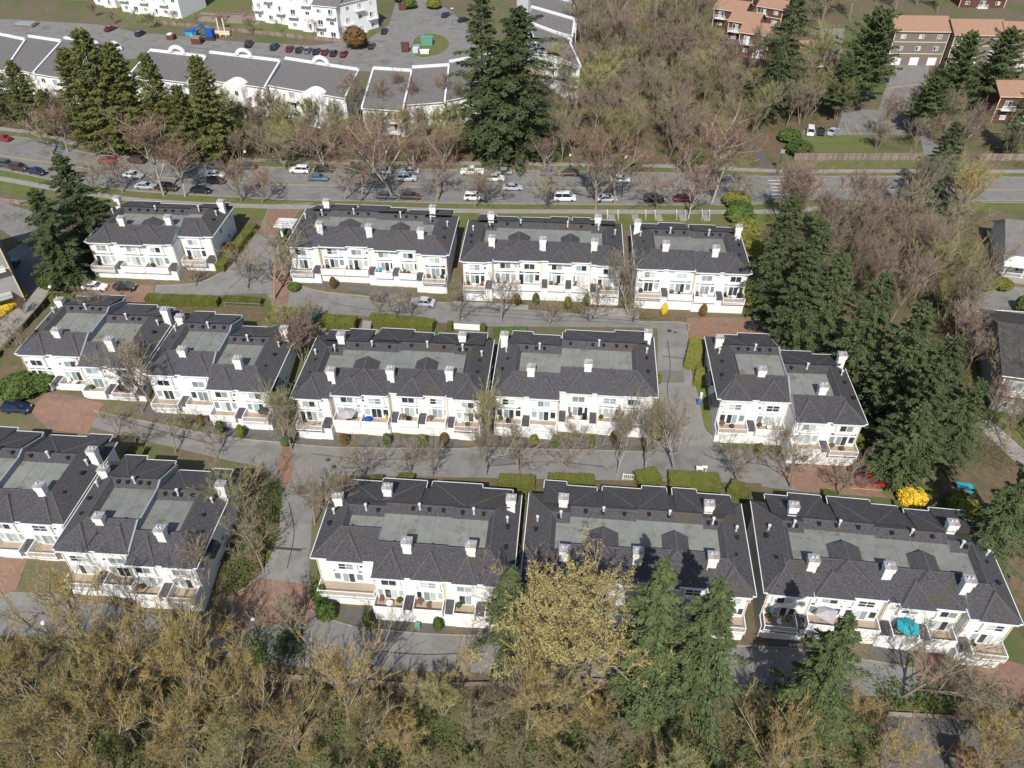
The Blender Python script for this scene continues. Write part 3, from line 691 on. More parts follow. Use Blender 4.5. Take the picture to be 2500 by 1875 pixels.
bld('G', 'white five-house block of the middle row directly left of the side street', (1198, 966), 7.9, -5.0, 26.0, 15.6,
    [(0, 10.6, .2, 0, 'BsB', [(0,), (1,)]), (10.6, 26.0, 1.8, .09, 'sBsBBs', [(0,), (1,), (2,)])], [(6.0, 3.9), (14.9, 5.7)], [(1.0, 12.3), (24.7, 15.0)], 18)
bld('H', 'white stepped four-house block at the right end of the middle row beside tall firs', (1751, 978), 7.9, -3.7, 21.8, 16.0,
    [(0, 11.2, .1, .3, 'BsB', [(0,), (1,)]), (11.2, 21.8, -3.8, -.1, 'BsB', [(0,), (1,)])], [(7.0, 4.3), (15.6, .9)], [(1.6, 12.5), (20.6, 9.2)], 19, side_awn=[(-1, 10.5, 6.3), (-1, 5.2, 6.3)])
bld('I2', 'white four-house block of the bottom row left of the down-sloping side street', (129, 1347), 5.6, -4.2, 19.6, 15.8,
    [(0, 10.2, .1, .5, 'BsB', [(0,), (1,)]), (10.2, 19.6, -1.1, -.1, 'BsB', [(0,), (1,)])], [(5.4, 3.7), (14.3, 2.2)], [(1.8, 12.2), (19.2, 10.6)], 20, side_awn=[(1, 4.2, 5.8)])
bld('J', 'white five-house block of the bottom row with a wide corner balcony at its left', (755, 1372), 5.6, -4.7, 26.4, 13.6,
    [(0, 8.4, .6, .12, 'W', [(0,)], 12.4), (8.4, 17.6, -1.4, -.05, 'BsB', [(0,), (1,)], 15.2), (17.6, 26.4, -1.6, 0, 'sBsB', [(0,), (1,)], 15.2)], [(12.6, 1.9), (20.8, 2.0)], [(1.9, 8.9), (8.2, 11.0), (25.2, 10.4)], 21)
bld('K', 'white six-house block in the centre of the bottom row, behind the golden tree', (1270, 1424), 5.6, -5.4, 29.2, 15.0,
    six(29.2, (0.1, 0.3, 0.6, 0.8)), [(5.3, 3.4), (14.5, 3.9), (23.8, 4.1)], [(4.8, 12.2), (24.2, 12.9)], 22)
bld('L', 'white six-house block at the right end of the bottom row with the teal umbrella', (1866, 1448), 5.6, -6.9, 30.2, 15.0,
    six(30.2, (0.1, -0.15, -0.5, -0.8)), [(5.8, 3.5), (14.9, 3.5), (24.0, 2.6)], [(4.8, 12.4), (24.9, 11.8)], 23)
pi1 = at(153, 1282, 5.6)
uu = Vector((math.cos(R(-4.2)), math.sin(R(-4.2)), 0))
TH['I1'] = townhouses('white townhouse block cut off by the left edge of the picture, bottom row', pi1 - uu * 21, R(-4.2), 5.6, 21, 15.8,
    [(0, 9.8, .1, .5, 'BsB', [(0,), (1,)]), (9.8, 21, .2, -.1, 'BsBs', [(0,), (1,)])], [(5.4, 3.7), (16.8, 4.0)], [(1.8, 12.2), (20.4, 11.3)], 24)

# ------------------------------------------------------------------ other buildings
def win_simple(parent, loc, w, h, nx, rz, g=None, rng=random):
    return window(parent, loc[0], loc[1], loc[2], w, h, nx, 1, 'window', rng, g, rz)
def shed_block(label, units, zt, zf, seed, floors=3, roofm=None, group='white apartment blocks beyond the boulevard', arches=(), gables=()):
    """row of stepped units; every unit: back-left, back-right (height zt) and front-left (height zf) survey points"""
    rng = random.Random(seed); P0 = at(*units[0][2], zf); root = empty('apartment_block', (P0.x, P0.y, T(P0.y)), 0, label, 'building', group)
    O = Vector((P0.x, P0.y, T(P0.y))); zg = -3
    for ui, (bl, br, fl) in enumerate(units):
        BL, BR, FL = at(*bl, zt) - O, at(*br, zt) - O, at(*fl, zf) - O
        e = BR - BL; e.z = 0; FR = FL + e; zt_, zf_ = BL.z, FL.z
        rf = MB(); up = Vector((0, 0, .0)); n = e.normalized(); dv = (BL - FL); dv.z = 0; d = dv.normalized()
        th = .25; lo = Vector((0, 0, -th))
        a, b, c, q = FL - d * .5, FR - d * .5, BR, BL
        rf.face([a, b, c, q], roofm or M_groof); rf.face([a + lo, q + lo, c + lo, b + lo], M_trim); rf.face([a + lo, b + lo, b, a], M_trim)
        obj('roof', rf.mesh('roof'), root)
        wl = MB(); i = Vector((0, 0, -.26))
        for (p, r_) in ((FL, FR), (FR, BR), (BR, BL), (BL, FL)):
            wl.face([(p.x, p.y, zg), (r_.x, r_.y, zg), r_ + i, p + i])
        obj('wall', wl.mesh('wall', M_white), root)
        pp = MB()                              # white parapets: back edge and both sides
        def rail(p, r_, h, w):
            s = (r_ - p); s.z = 0; s.normalize(); s = Vector((-s.y, s.x, 0)) * w
            for A_, B_, C_, D_ in ((p - s, r_ - s, r_ - s, p - s), (p + s, r_ + s, r_ + s, p + s)):
                pp.face([A_ - Vector((0, 0, .4)), B_ - Vector((0, 0, .4)), B_ + Vector((0, 0, h)), A_ + Vector((0, 0, h))])
            pp.face([p - s + Vector((0, 0, h)), r_ - s + Vector((0, 0, h)), r_ + s + Vector((0, 0, h)), p + s + Vector((0, 0, h))])
            pp.face([p - s - Vector((0, 0, .4)), p + s - Vector((0, 0, .4)), p + s + Vector((0, 0, h)), p - s + Vector((0, 0, h))])
        rail(q, c, .55, .35); rail(b, c, .3, .22)
        if ui == 0: rail(a, q, .3, .22)
        obj('parapet', pp.mesh('parapet', M_gut), root)
        if ui in arches:
            am = MB(); ctr = (q + c) / 2
            for k in range(8):
                t0, t1 = math.pi * k / 8, math.pi * (k + 1) / 8
                for r0, r1 in ((1.2, 2.0),):
                    P = lambda r, t, y: ctr + n * (math.cos(t) * r * 1.4) + Vector((0, 0, .5 + math.sin(t) * r)) - d * y
                    am.face([P(r0, t0, 0), P(r1, t0, 0), P(r1, t1, 0), P(r0, t1, 0)]); am.face([P(r0, t0, .7), P(r1, t0, .7), P(r1, t1, .7), P(r0, t1, .7)]); am.face([P(r1, t0, 0), P(r1, t1, 0), P(r1, t1, .7), P(r1, t0, .7)]); am.face([P(r0, t0, 0), P(r0, t1, 0), P(r0, t1, .7), P(r0, t0, .7)])
            obj('arch', am.mesh('arch', M_gut), root)
        if ui in gables:
            gx = e.length * .62; gw = 3.0; gb = MB(); rz_ = math.atan2(e.y, e.x); gh = zf_ - .9; n8 = 10
            gb.box(gx - gw, gx + gw, -2.6, .3, zg, gh)
            for q8 in range(n8):
                t0, t1 = math.pi * q8 / n8, math.pi * (q8 + 1) / n8; f8 = lambda t, y: (gx - math.cos(t) * gw, y, gh + math.sin(t) * gw * .7)
                gb.face([f8(t0, -2.6), f8(t1, -2.6), f8(t1, 1.2), f8(t0, 1.2)][::-1]); gb.face([(gx, -2.6, gh), f8(t1, -2.6), f8(t0, -2.6)][::-1])
            gobj = obj('gable_bay', gb.mesh('gable_bay', M_white), root, (FL.x, FL.y, 0), rz_)
            for fl_ in range(3):
                for s_ in (-1.3, 1.3): wx = FL + Vector((math.cos(rz_) * (gx + s_) + math.sin(rz_) * 2.62, math.sin(rz_) * (gx + s_) - math.cos(rz_) * 2.62, 0)); window(root, wx.x, wx.y, zf_ - 2.3 - fl_ * 2.8, 1.2, 1.3, 1, 1, 'window', rng, None, rz_)
        # front wall fittings
        L_ = e.length; rz = math.atan2(e.y, e.x); nrm = Vector((math.sin(rz), -math.cos(rz), 0))
        k = max(2, int(L_ / 4.2))
        for fl_ in range(floors):
            z = zf_ - 2.6 - fl_ * 2.8
            for j in range(k):
                p = FL + e * ((j + .5) / k) + nrm * .02
                if (j + fl_ * 0) % 2 == 0:
                    win_simple(root, (p.x, p.y, z + .3), 1.5, 1.2, 2, rz, None, rng)
                else:
                    w_ = 1.8; window(root, p.x, p.y, z - .3, w_, 2.0, 2, 1, 'balcony_door', rng, None, rz)
                    bm_ = MB(); bm_.box(-1.8, 1.8, -1.3, 0, -.2, 0)
                    bo = obj('balcony', cached('abalc', lambda: bm_.mesh('balcony', M_white)), root, (p.x, p.y, z - .35), rz)
                    obj('railing', rail_mesh(3.6), bo, (-1.8, -1.25, 0))
    return root

shed_block('grey-roofed white apartment block at the far left, cut by the picture edge', [((-130, 66), (-40, 82), (-190, 135)), ((-35, 78), (62, 98), (-90, 148)), ((71, 90), (150, 102), (0, 162)), ((158, 94), (240, 106), (86, 178))], 16, 14.8, 31)
shed_block('white apartment block behind the cedars with arched parapet tops', [((368, 124), (503, 140), (318, 182)), ((513, 129), (684, 150), (468, 188)), ((697, 144), (876, 172), (655, 206))], 16, 14.8, 32, arches=(0, 1, 2), gables=(1, 2))
shed_block('curved grey-roofed apartment block left of the tallest fir', [((912, 168), (1005, 174), (884, 262)), ((1006, 166), (1096, 160), (990, 254)), ((1097, 152), (1200, 134), (1090, 244))], 16, 13.5, 33)
shed_block('grey-roofed apartment block right of the turning circle, running up the picture', [((1288, 55), (1385, 92), (1312, 118)), ((1298, 18), (1402, 48), (1291, 53)), ((1290, -22), (1398, 6), (1296, 16)), ((1262, -50), (1370, -25), (1290, -20))], 19, 17.5, 34)
def block_from_ground(label, gl, gr, eave_y, depth, seed, wallm, roofm, kind='building', group=None, floors=3, trim=None, gable=1.8, garages=False, name='apartment_block', over=.5):
    rng = random.Random(seed); A_ = G(*gl); B_ = G(*gr); h = top_h(A_, eave_y); e = B_ - A_; e.z = 0; L_ = e.length; rz = math.atan2(e.y, e.x)
    root = empty(name, A_, rz, label, kind, group)
    w = MB(); w.box(0, L_, 0, depth, -4, h - .02); w.face([(0, 0, h - .02), (0, depth, h - .02), (0, depth / 2, h + gable - .05)]); w.face([(L_, 0, h - .02), (L_, depth / 2, h + gable - .05), (L_, depth, h - .02)])
    obj('wall', w.mesh('wall', wallm), root)
    r = MB(); o = over; g = gable / (depth / 2)
    for s in (0, 1):
        y0, y1 = (-o, depth / 2) if s == 0 else (depth + o, depth / 2); z0 = h - o * g
        q = [(-o, y0, z0), (L_ + o, y0, z0), (L_ + o, y1, h + gable), (-o, y1, h + gable)]
        r.face(q if s == 0 else q[::-1], roofm); r.face([(x, y, z - .2) for x, y, z in (q[::-1] if s == 0 else q)], trim or M_trim)
        r.face([(-o, y0, z0 - .2), (L_ + o, y0, z0 - .2), (L_ + o, y0, z0), (-o, y0, z0)], trim or M_trim)
        for x in (-o, L_ + o): r.face([(x, y0, z0 - .2), (x, y0, z0), (x, y1, h + gable), (x, y1, h + gable - .2)], trim or M_trim)
    obj('roof', r.mesh('roof'), root)
    k = max(1, int(L_ / 4.0)); fh = h / floors
    for f in range(floors):
        for j in range(k):
            x = L_ * (j + .5) / k
            if garages and f == 0:
                gb = MB(); gb.box(-1.3, 1.3, -.06, .02, 0, 2.2); obj('garage_door', cached('fgar', lambda: gb.mesh('garage_door', M_gar)), root, (x, 0, .05)); continue
            if (j + f) % 2 and not garages:
                window(root, x, -.02, f * fh + .25, 1.8, 2.0, 2, 1, 'balcony_door', rng)
                bm_ = MB(); bm_.box(-1.8, 1.8, -1.3, 0, -.2, 0); bo = obj('balcony', cached('abalc2', lambda: bm_.mesh('balcony', M_white)), root, (x, 0, f * fh + .2)); obj('railing', rail_mesh(3.6), bo, (-1.8, -1.25, 0))
            else: window(root, x, -.02, f * fh + .95, 1.5, 1.15, 2, 1, 'window', rng)
    if trim:
        t = MB()
        for f in range(1, floors): t.box(-.03, L_ + .03, -.07, -.005, f * fh - .1, f * fh + .1)
        for x in (0, L_): t.box(x - .1, x + .1, -.08, -.006, 0, h - .1)
        obj('trim_board', t.mesh('trim_board', trim), root)
    return root
gN = 'white apartment blocks beyond the boulevard'
block_from_ground('white apartment block at the top left behind the maroon car', (232, 10), (285, 20), -70, 12, 41, M_white, M_groof, group=gN)
block_from_ground('white apartment block with balcony at the top, left of the allotment beds', (300, 28), (445, 46), -60, 14, 42, M_white, M_groof, group=gN)
block_from_ground('white wing of the top apartment block right beside the allotment beds', (625, 48), (705, 62), -30, 13, 43, M_white, M_groof, group=gN)
block_from_ground('white middle part of the top apartment block with stacked balconies', (705, 70), (775, 78), -25, 13, 44, M_white, M_groof, group=gN)
block_from_ground('white gabled end of the top apartment block beside the parking row', (775, 92), (830, 98), 10, 12, 45, M_white, M_groof, group=gN)
block_from_ground('pale apartment block with balconies left of the turning circle', (840, 92), (925, 66), 8, 12, 46, M_white, M_groof, group=gN)
gB = 'brown townhouses at the upper right'
block_from_ground('taupe townhouse with two garage doors at the head of the parking court', (2163, 158), (2292, 160), 73, 11, 51, M_brwall, M_brroof, 'house', gB, 3, M_cont, 2.6, True, 'brown_townhouse')
block_from_ground('taupe townhouse partly behind pines, second from the parking court head', (2304, 168), (2424, 170), 82, 11, 52, M_brwall, M_brroof, 'house', gB, 3, M_cont, 2.6, True, 'brown_townhouse')
block_from_ground('taupe townhouse at the upper right edge of the picture', (2428, 174), (2580, 178), 88, 11, 53, M_brwall, M_brroof, 'house', gB, 3, M_cont, 2.6, True, 'brown_townhouse')
for i, (x, y, e_, w_) in enumerate(((1738, 66, 18, 70), (1772, 100, 48, 66), (1798, 132, 76, 70), (1752, 20, -30, 80), (1842, 60, 12, 60))):
    block_from_ground(['topmost stepped brown-roofed house left of the big pine', 'middle stepped brown-roofed house left of the big pine', 'lowest stepped brown-roofed house left of the big pine', 'brown-roofed house at the very top beside the bare wood', 'small brown-roofed house touching the big pine'][i], (x, y), (x + w_, y + 12), e_, 9, 60 + i, M_redwall, M_brroof, 'house', gB, 2, M_cont, 2.0, False, 'brown_townhouse')
block_from_ground('small tan-roofed carport building between the two big pines', (1945, 162), (2008, 160), 128, 8, 66, M_redwall, M_brroof, 'house', gB, 1, M_cont, 2.2, False, 'brown_townhouse')
block_from_ground('dark red gabled porch building beside the parking court', (2018, 208), (2065, 210), 182, 6, 67, M_redwall, M_brroof, 'house', gB, 1, M_cont, 1.8, False, 'brown_townhouse')
block_from_ground('dark red house with cream trim at the right edge above the hedge fence', (2418, 300), (2560, 304), 232, 10, 68, M_redwall, M_brroof, 'house', gB, 2, M_cont, 2.2, False, 'brown_townhouse')
block_from_ground('dark red house at the top right corner of the picture', (2340, 18), (2450, 20), -40, 10, 69, M_redwall, M_brroof, 'house', gB, 2, M_cont, 2.2, False, 'brown_townhouse')
rh = block_from_ground('grey-roofed white house with a railed porch at the right edge', (2440, 668), (2600, 690), 612, 12, 71, M_white, M_groof, 'house', None, 1, M_trim, 3.6, False, 'detached_house', .9)
obj('railing', rail_mesh(9.0), rh, (-.5, -2.2, .7))
pm = MB(); pm.box(-.6, 9, -2.3, 0, -1, .7, M_greyw); obj('porch', pm.mesh('porch'), rh)
pm = MB(); pm.face([(-1, -2.8, 3.3), (10, -2.8, 3.3), (10, -.4, 4.5), (-1, -.4, 4.5)]); pm.face([(-1, -2.8, 3.2), (-1, -.4, 3.2), (10, -.4, 3.2), (10, -2.8, 3.2)]); 
for x in (-.4, 3, 6.2, 9): pm.box(x - .08, x + .08, -2.3, -2.14, .7, 3.2, M_trim)
obj('porch_roof', pm.mesh('porch_roof', M_groof), rh)
M_darkroof = mat('charcoal_mossy_roof', (.04, .037, .036), (.075, .07, .062), 1.4, .9)
block_from_ground('dark-roofed house behind the white picket fence at the right edge', (2412, 1000), (2640, 1040), 905, 17, 72, M_greyw, M_darkroof, 'house', None, 2, M_trim, 3.4, False, 'detached_house', 1.0)
lh = block_from_ground('grey townhouse with red-brown roof at the left picture edge', (-150, 795), (62, 735), 622, 13, 73, M_greyw, M_redroof, 'house', None, 2, M_cont, 2.6, False, 'grey_townhouse', .8)
b = MB(); b.box(3, 13, -2.4, 0, 2.6, 2.8, M_greyw); obj('deck', b.mesh('deck'), lh)
obj('railing', rail_mesh(10.0), lh, (3, -2.3, 2.8))

# ------------------------------------------------------------------ trees
def tube_np(V, F, a, b, ra, rb, n):
    a = np.array(a); b = np.array(b); d = b - a; L = np.linalg.norm(d)
    if L < 1e-5: return
    d = d / L; u = np.cross(d, (0, 0, 1)) if abs(d[2]) < .95 else np.cross(d, (1, 0, 0)); u /= np.linalg.norm(u); w = np.cross(d, u); i = len(V)
    for p, r in ((a, ra), (b, rb)):
        for j in range(n): t = 2 * math.pi * j / n; V.append(p + u * math.cos(t) * r + w * math.sin(t) * r)
    for j in range(n): F.append((i + j, i + (j + 1) % n, i + n + (j + 1) % n, i + n + j))
def mk_mesh(name, V, F, m):
    me = bpy.data.meshes.new(name); V = np.asarray(V, dtype=np.float32).reshape(-1, 3)
    if isinstance(F, np.ndarray):
        nf = len(F); me.vertices.add(len(V)); me.vertices.foreach_set('co', V.ravel()); me.loops.add(nf * F.shape[1]); me.loops.foreach_set('vertex_index', F.ravel().astype(np.int32))
        me.polygons.add(nf); me.polygons.foreach_set('loop_start', np.arange(0, nf * F.shape[1], F.shape[1], dtype=np.int32)); me.update(calc_edges=True)
    else: me.from_pydata([tuple(v) for v in V], [], F); me.update()
    me.materials.append(m); return me
def spikes(P, D, L, w, rs):
    """thin tapered twigs: one triangle each, two crossed"""
    n = len(P); D = D / np.linalg.norm(D, axis=1, keepdims=True); rnd = rs.normal(size=(n, 3)); s = np.cross(D, rnd); s /= np.linalg.norm(s, axis=1, keepdims=True) + 1e-9
    w = w[:, None] / 2; V = np.empty((n, 3, 3)); V[:, 0] = P - s * w; V[:, 1] = P + s * w; V[:, 2] = P + D * L[:, None]
    return V.reshape(-1, 3)
def bare_tree(seed, H, Rr, trunk_frac=.3, limbs=9, up=.9, twig_n=14, twig_L=.9, twig_w=.035, multi=False, sub=6, mat_t=None, mat_b=None, leaves=None, tilt=0, r0=None):
    rs = np.random.RandomState(seed); TV, TF = [], []; segs = []
    r0 = r0 or H * .014
    def grow(p, d, L, r, lvl):
        n = 3 if lvl < 2 else 2; pts = [p]
        for k in range(n):
            d = d + rs.normal(size=3) * (.10 if lvl == 0 else .20) + np.array((0, 0, .10 * lvl * up)); d = d / np.linalg.norm(d)
            q = p + d * L / n; rr0, rr1 = r * (1 - .55 * k / n), r * (1 - .55 * (k + 1) / n)
            if lvl < 3: tube_np(TV, TF, p, q, rr0, rr1, 5 if lvl == 0 else 4 if lvl == 1 else 3)
            else: segs.append((p, q, d))
            p = q; pts.append(p)
        if lvl == 3: return
        if lvl == 0:
            nb = limbs
            for i in range(nb):
                f = trunk_frac + (1 - trunk_frac) * (i + .3) / nb; t = min(f * n, n - .001); k = int(t); b = pts[k] * (1 - t + k) + pts[k + 1] * (t - k)
                a = i * 2.4 + rs.uniform(-.4, .4); rem = (1 - f) * H; reach = Rr * (1.0 - .55 * max(0, f - .45) / .55) * rs.uniform(.75, 1.1)
                h_up = min(rem * rs.uniform(.55, .95) + .12 * H, H * 1.02 - b[2]) * (.75 + .3 * up)
                v = np.array((math.cos(a) * reach, math.sin(a) * reach, max(h_up, .08 * H))); LL = np.linalg.norm(v)
                grow(b, v / LL, LL, r * .55 * (1 - .4 * f), 1)
        else:
            nb = sub if lvl == 1 else 5
            for i in range(nb):
                t = (.18 + .8 * (i + rs.uniform(0, .8)) / nb) * n; t = min(t, n - .001); k = int(t); b = pts[k] * (1 - t + k) + pts[k + 1] * (t - k)
                v = rs.normal(size=3); v -= d * np.dot(v, d); v /= np.linalg.norm(v); dd = d * .75 + v * .75 + np.array((0, 0, .25 * up)); dd /= np.linalg.norm(dd)
                grow(b, dd, L * rs.uniform(.34, .52), r * .5, lvl + 1)
    if multi:
        for i in range(multi):
            a = i * 2 * math.pi / multi + rs.uniform(-.4, .4); d = np.array((math.cos(a) * .35, math.sin(a) * .35, 1.0)); d /= np.linalg.norm(d)
            hh, rr_ = H, Rr; H_ = H * rs.uniform(.8, 1); limbs_, limbs = limbs, max(4, limbs // 2 + 1); Rr_, Rr = Rr, Rr * .6
            grow(np.array((math.cos(a) * .15, math.sin(a) * .15, -.3)), d, H_ * .85, r0 * .7, 0); limbs = limbs_; Rr = Rr_
    else: grow(np.array((0, 0, -.4)), np.array((tilt, 0, 1.0)), H * .9, r0, 0)
    A = np.array([s[0] for s in segs]); B = np.array([s[1] for s in segs]); Dn = np.array([s[2] for s in segs]); m = len(A)
    allV = [spikes(A, B - A, np.linalg.norm(B - A, axis=1) * 1.15, np.full(m, twig_w * 1.7), rs)]
    k = rs.randint(0, m, m * twig_n); t = rs.uniform(0, 1, len(k))[:, None]; P = A[k] * (1 - t) + B[k] * t
    D = Dn[k] * .8 + rs.normal(size=(len(k), 3)) * .55 + np.array((0, 0, .3 * up)); L = rs.uniform(.4, 1.1, len(k)) * twig_L
    allV.append(spikes(P, D, L, np.full(len(k), twig_w), rs))
    V = np.concatenate(allV); F = np.arange(len(V)).reshape(-1, 3)
    H = float(np.percentile(V[:, 2], 98.5))
    tm = mk_mesh('trunk', TV, TF, mat_b or M_bark); cm = mk_mesh('crown', V, F, mat_t or M_twig); lm = None
    if leaves:
        kk = rs.randint(0, len(P), leaves); c = P[kk] + (D[kk] / np.linalg.norm(D[kk], axis=1, keepdims=True)) * L[kk][:, None] * rs.uniform(.3, 1, (leaves, 1)); s = .068
        LV = (c[:, None, :] + rs.normal(size=(leaves, 3, 3)) * s); lm = mk_mesh('buds', LV.reshape(-1, 3), np.arange(leaves * 3).reshape(-1, 3), M_bud)
    return tm, cm, lm, H
def conifer(seed, H=22., Rr=4.6, m=None, low=.05, n_b=190, leaf=.27, per=165, droop=.42, power=.85, ragged=.25, bark=None):
    rs = np.random.RandomState(seed); TV, TF = [], []
    z = -.4; r = H * .014; p = np.array((0, 0, z))
    for i in range(8):
        q = np.array((rs.normal() * .04, rs.normal() * .04, H * (i + 1) / 8)); tube_np(TV, TF, p, q, r * (1 - i / 8) + .02, r * (1 - (i + 1) / 8) + .02, 6); p = q
    cs, ds, sz = [], [], []
    lobes = 1 + .22 * np.sin(np.arange(0, 6.3, .7) * 3 + seed)
    for i in range(n_b):
        f = low + (1 - low) * ((i + rs.uniform()) / n_b) ** .92; zb = f * H; a = i * 2.399 + rs.normal() * .25
        L = Rr * ((1 - f) ** power) * (1 + rs.normal() * ragged) * lobes[int(a % 6.28 / .7)] + .35
        if f < .2: L *= .55 + 2.2 * f
        L = max(L, .3); rise = rs.uniform(.05, .35) + .5 * f
        if L > 1.2 and i % 2 == 0:
            tube_np(TV, TF, (0, 0, zb), (math.cos(a) * L * .6, math.sin(a) * L * .6, zb + rise * L * .6 * .5), .05, .015, 3)
        n = int(per * (.3 + .7 * L / Rr)); t = rs.uniform(.12, 1, n) ** .7
        side = rs.normal(size=n) * .24 * L * np.clip((1.1 - t) * 1.1, .15, 1) * .75; rad = t * L
        x = math.cos(a) * rad - math.sin(a) * side; y = math.sin(a) * rad + math.cos(a) * side
        zz = zb + rise * rad - droop * (t ** 2) * L - np.abs(side) * .22 + rs.normal(size=n) * .10
        cs.append(np.stack([x, y, zz], 1))
        dd = np.stack([np.full(n, math.cos(a)) - math.sin(a) * np.sign(side) * .7, np.full(n, math.sin(a)) + math.cos(a) * np.sign(side) * .7, np.full(n, -.28) + rs.normal(size=n) * .25], 1); ds.append(dd)
    c = np.concatenate(cs); d = np.concatenate(ds); d /= np.linalg.norm(d, axis=1, keepdims=True); n = len(c)
    s = np.cross(d, np.array((0, 0, 1.)) + rs.normal(size=(n, 3)) * .45); s /= np.linalg.norm(s, axis=1, keepdims=True)
    Ls = leaf * rs.uniform(.7, 1.5, n)[:, None]; ws = Ls * .30
    V = np.stack([c - d * Ls * .4 - s * ws * .5, c + d * Ls * .1 - s * ws, c + d * Ls, c + d * Ls * .1 + s * ws], 1).reshape(-1, 3)
    F = np.arange(len(V)).reshape(-1, 4)
    return mk_mesh('trunk', TV, TF, bark or M_barkd), mk_mesh('crown', V, F, m or M_fir), None, H
def leaf_shell(rs, n, fn, size):
    P, N = fn(n); s = rs.normal(size=(n, 3)); s -= N * np.sum(s * N, 1, keepdims=True) * .5; s /= np.linalg.norm(s, axis=1, keepdims=True); u = np.cross(s, N + rs.normal(size=(n, 3)) * .5); u /= np.linalg.norm(u, axis=1, keepdims=True)
    z = size * rs.uniform(.6, 1.4, (n, 1)); P = P + N * rs.uniform(-.6, .6, (n, 1)) * size
    return np.stack([P - s * z, P + u * z * .6, P + s * z, P - u * z * .6], 1).reshape(-1, 3)
def bush_mesh(seed, n=900, size=.09, squash=1.0, m=None, lumps=.16):
    rs = np.random.RandomState(seed)
    K = rs.normal(size=(9, 3)); K /= np.linalg.norm(K, axis=1, keepdims=True)
    def fn(n):
        N = rs.normal(size=(n, 3)); N[:, 2] = np.abs(N[:, 2]) * 1.2 - .3; N /= np.linalg.norm(N, axis=1, keepdims=True)
        r = 1 + lumps * (np.max(N @ K.T, axis=1) ** 3 - .5)
        P = N * r[:, None] * .5; P[:, 2] = P[:, 2] + .5; return P, N
    V = leaf_shell(rs, n, fn, size); core = bmesh.new(); bmesh.ops.create_icosphere(core, subdivisions=2, radius=.43); cv = np.array([(v.co.x, v.co.y, v.co.z + .48) for v in core.verts]); cf = [tuple(v.index for v in f.verts) for f in core.faces]; core.free()
    me = bpy.data.meshes.new('foliage'); k = len(V); me.from_pydata([tuple(v) for v in V] + [tuple(v) for v in cv], [], [tuple(range(i, i + 4)) for i in range(0, k, 4)] + [tuple(j + k for j in f) for f in cf]); me.materials.append(m or M_shrub); me.update(); return me

PROTO = {}
def proto(k, fn): PROTO[k] = fn()
for i in range(3): proto('street%d' % i, lambda: bare_tree(100 + i, 8, 3.3, .28, 8, .75, 6, .62, .026, mat_t=M_twig, r0=.13))
for i in range(3): proto('birch%d' % i, lambda: bare_tree(120 + i, 14, 3.4, .22, 12, 1.15, 9, .85, .030, mat_t=M_twigr, mat_b=M_barkw, r0=.16))
for i in range(3): proto('big%d' % i, lambda: bare_tree(140 + i, 17, 6.0, .20, 13, 1.15, 8, 1.0, .045, sub=7, mat_t=M_twigo, r0=.30))
for i in range(3): proto('wood%d' % i, lambda: bare_tree(160 + i, 14, 4.0, .28, 10, 1.0, 10, .9, .042, mat_t=M_twig, r0=.19))
for i in range(2): proto('multi%d' % i, lambda: bare_tree(180 + i, 9, 4.0, .2, 7, .8, 11, .75, .036, multi=4, sub=5, mat_t=M_twigg, r0=.13))
proto('bud0', lambda: bare_tree(194, 14, 6.4, .10, 26, .62, 9, .9, .034, sub=7, mat_t=M_twigo, leaves=40000, r0=.3))
for i in range(3): proto('fir%d' % i, lambda: conifer(200 + i, 24, 4.9, M_fir, power=(.8, .62, .7)[i], ragged=(.25, .3, .36)[i]))
proto('spruce0', lambda: conifer(210, 20, 4.4, M_spruce, n_b=165, leaf=.25, per=180, ragged=.32)); proto('spruce1', lambda: conifer(211, 20, 4.6, M_spruce, n_b=160, leaf=.25, per=190, ragged=.38, droop=.5))
for i in range(2): proto('cedar%d' % i, lambda: conifer(220 + i, 18, 3.6, M_cedar, .03, 250, .25, 110, .15, .62, .16))
proto('pine0', lambda: conifer(230, 16, 4.6, mat('pine_green', (.05, .075, .025), (.10, .13, .045), 1, .9), .22, 170, .3, 150, .1, .45, .3))
for i in range(4): PROTO['bush%d' % i] = bush_mesh(300 + i, m=M_shrub)
def place(kind, p, h, label=None, cat='tree', group=None, wf=1.0, name=None, twig=None, bark=None, rng=random, tilt=None):
    tm, cm, lm, H = PROTO[kind]; s = h / H
    nm = name or {'street': 'bare_tree', 'birch': 'birch_tree', 'big': 'bare_tree', 'wood': 'bare_tree', 'multi': 'bare_shrub', 'bud': 'budding_tree', 'fir': 'fir_tree', 'spruce': 'spruce_tree', 'cedar': 'cedar_tree', 'pine': 'pine_tree'}[kind[:-1]]
    root = empty(nm, p, rng.uniform(0, 6.28), label, cat, group)
    if tilt: root.rotation_euler = (tilt[0], tilt[1], root.rotation_euler[2])
    sc = (s * wf, s * wf, s)
    obj('trunk', tm, root, scale=sc, m=bark); obj('crown', cm, root, scale=sc, m=twig)
    if lm: obj('buds', lm, root, scale=sc)
    return root
def tree_px(kind, x, y, top, label, wf=1.0, **k):
    p = G(x, y); return place(kind, p, max(2, top_h(p, top)), label, wf=wf, **k)

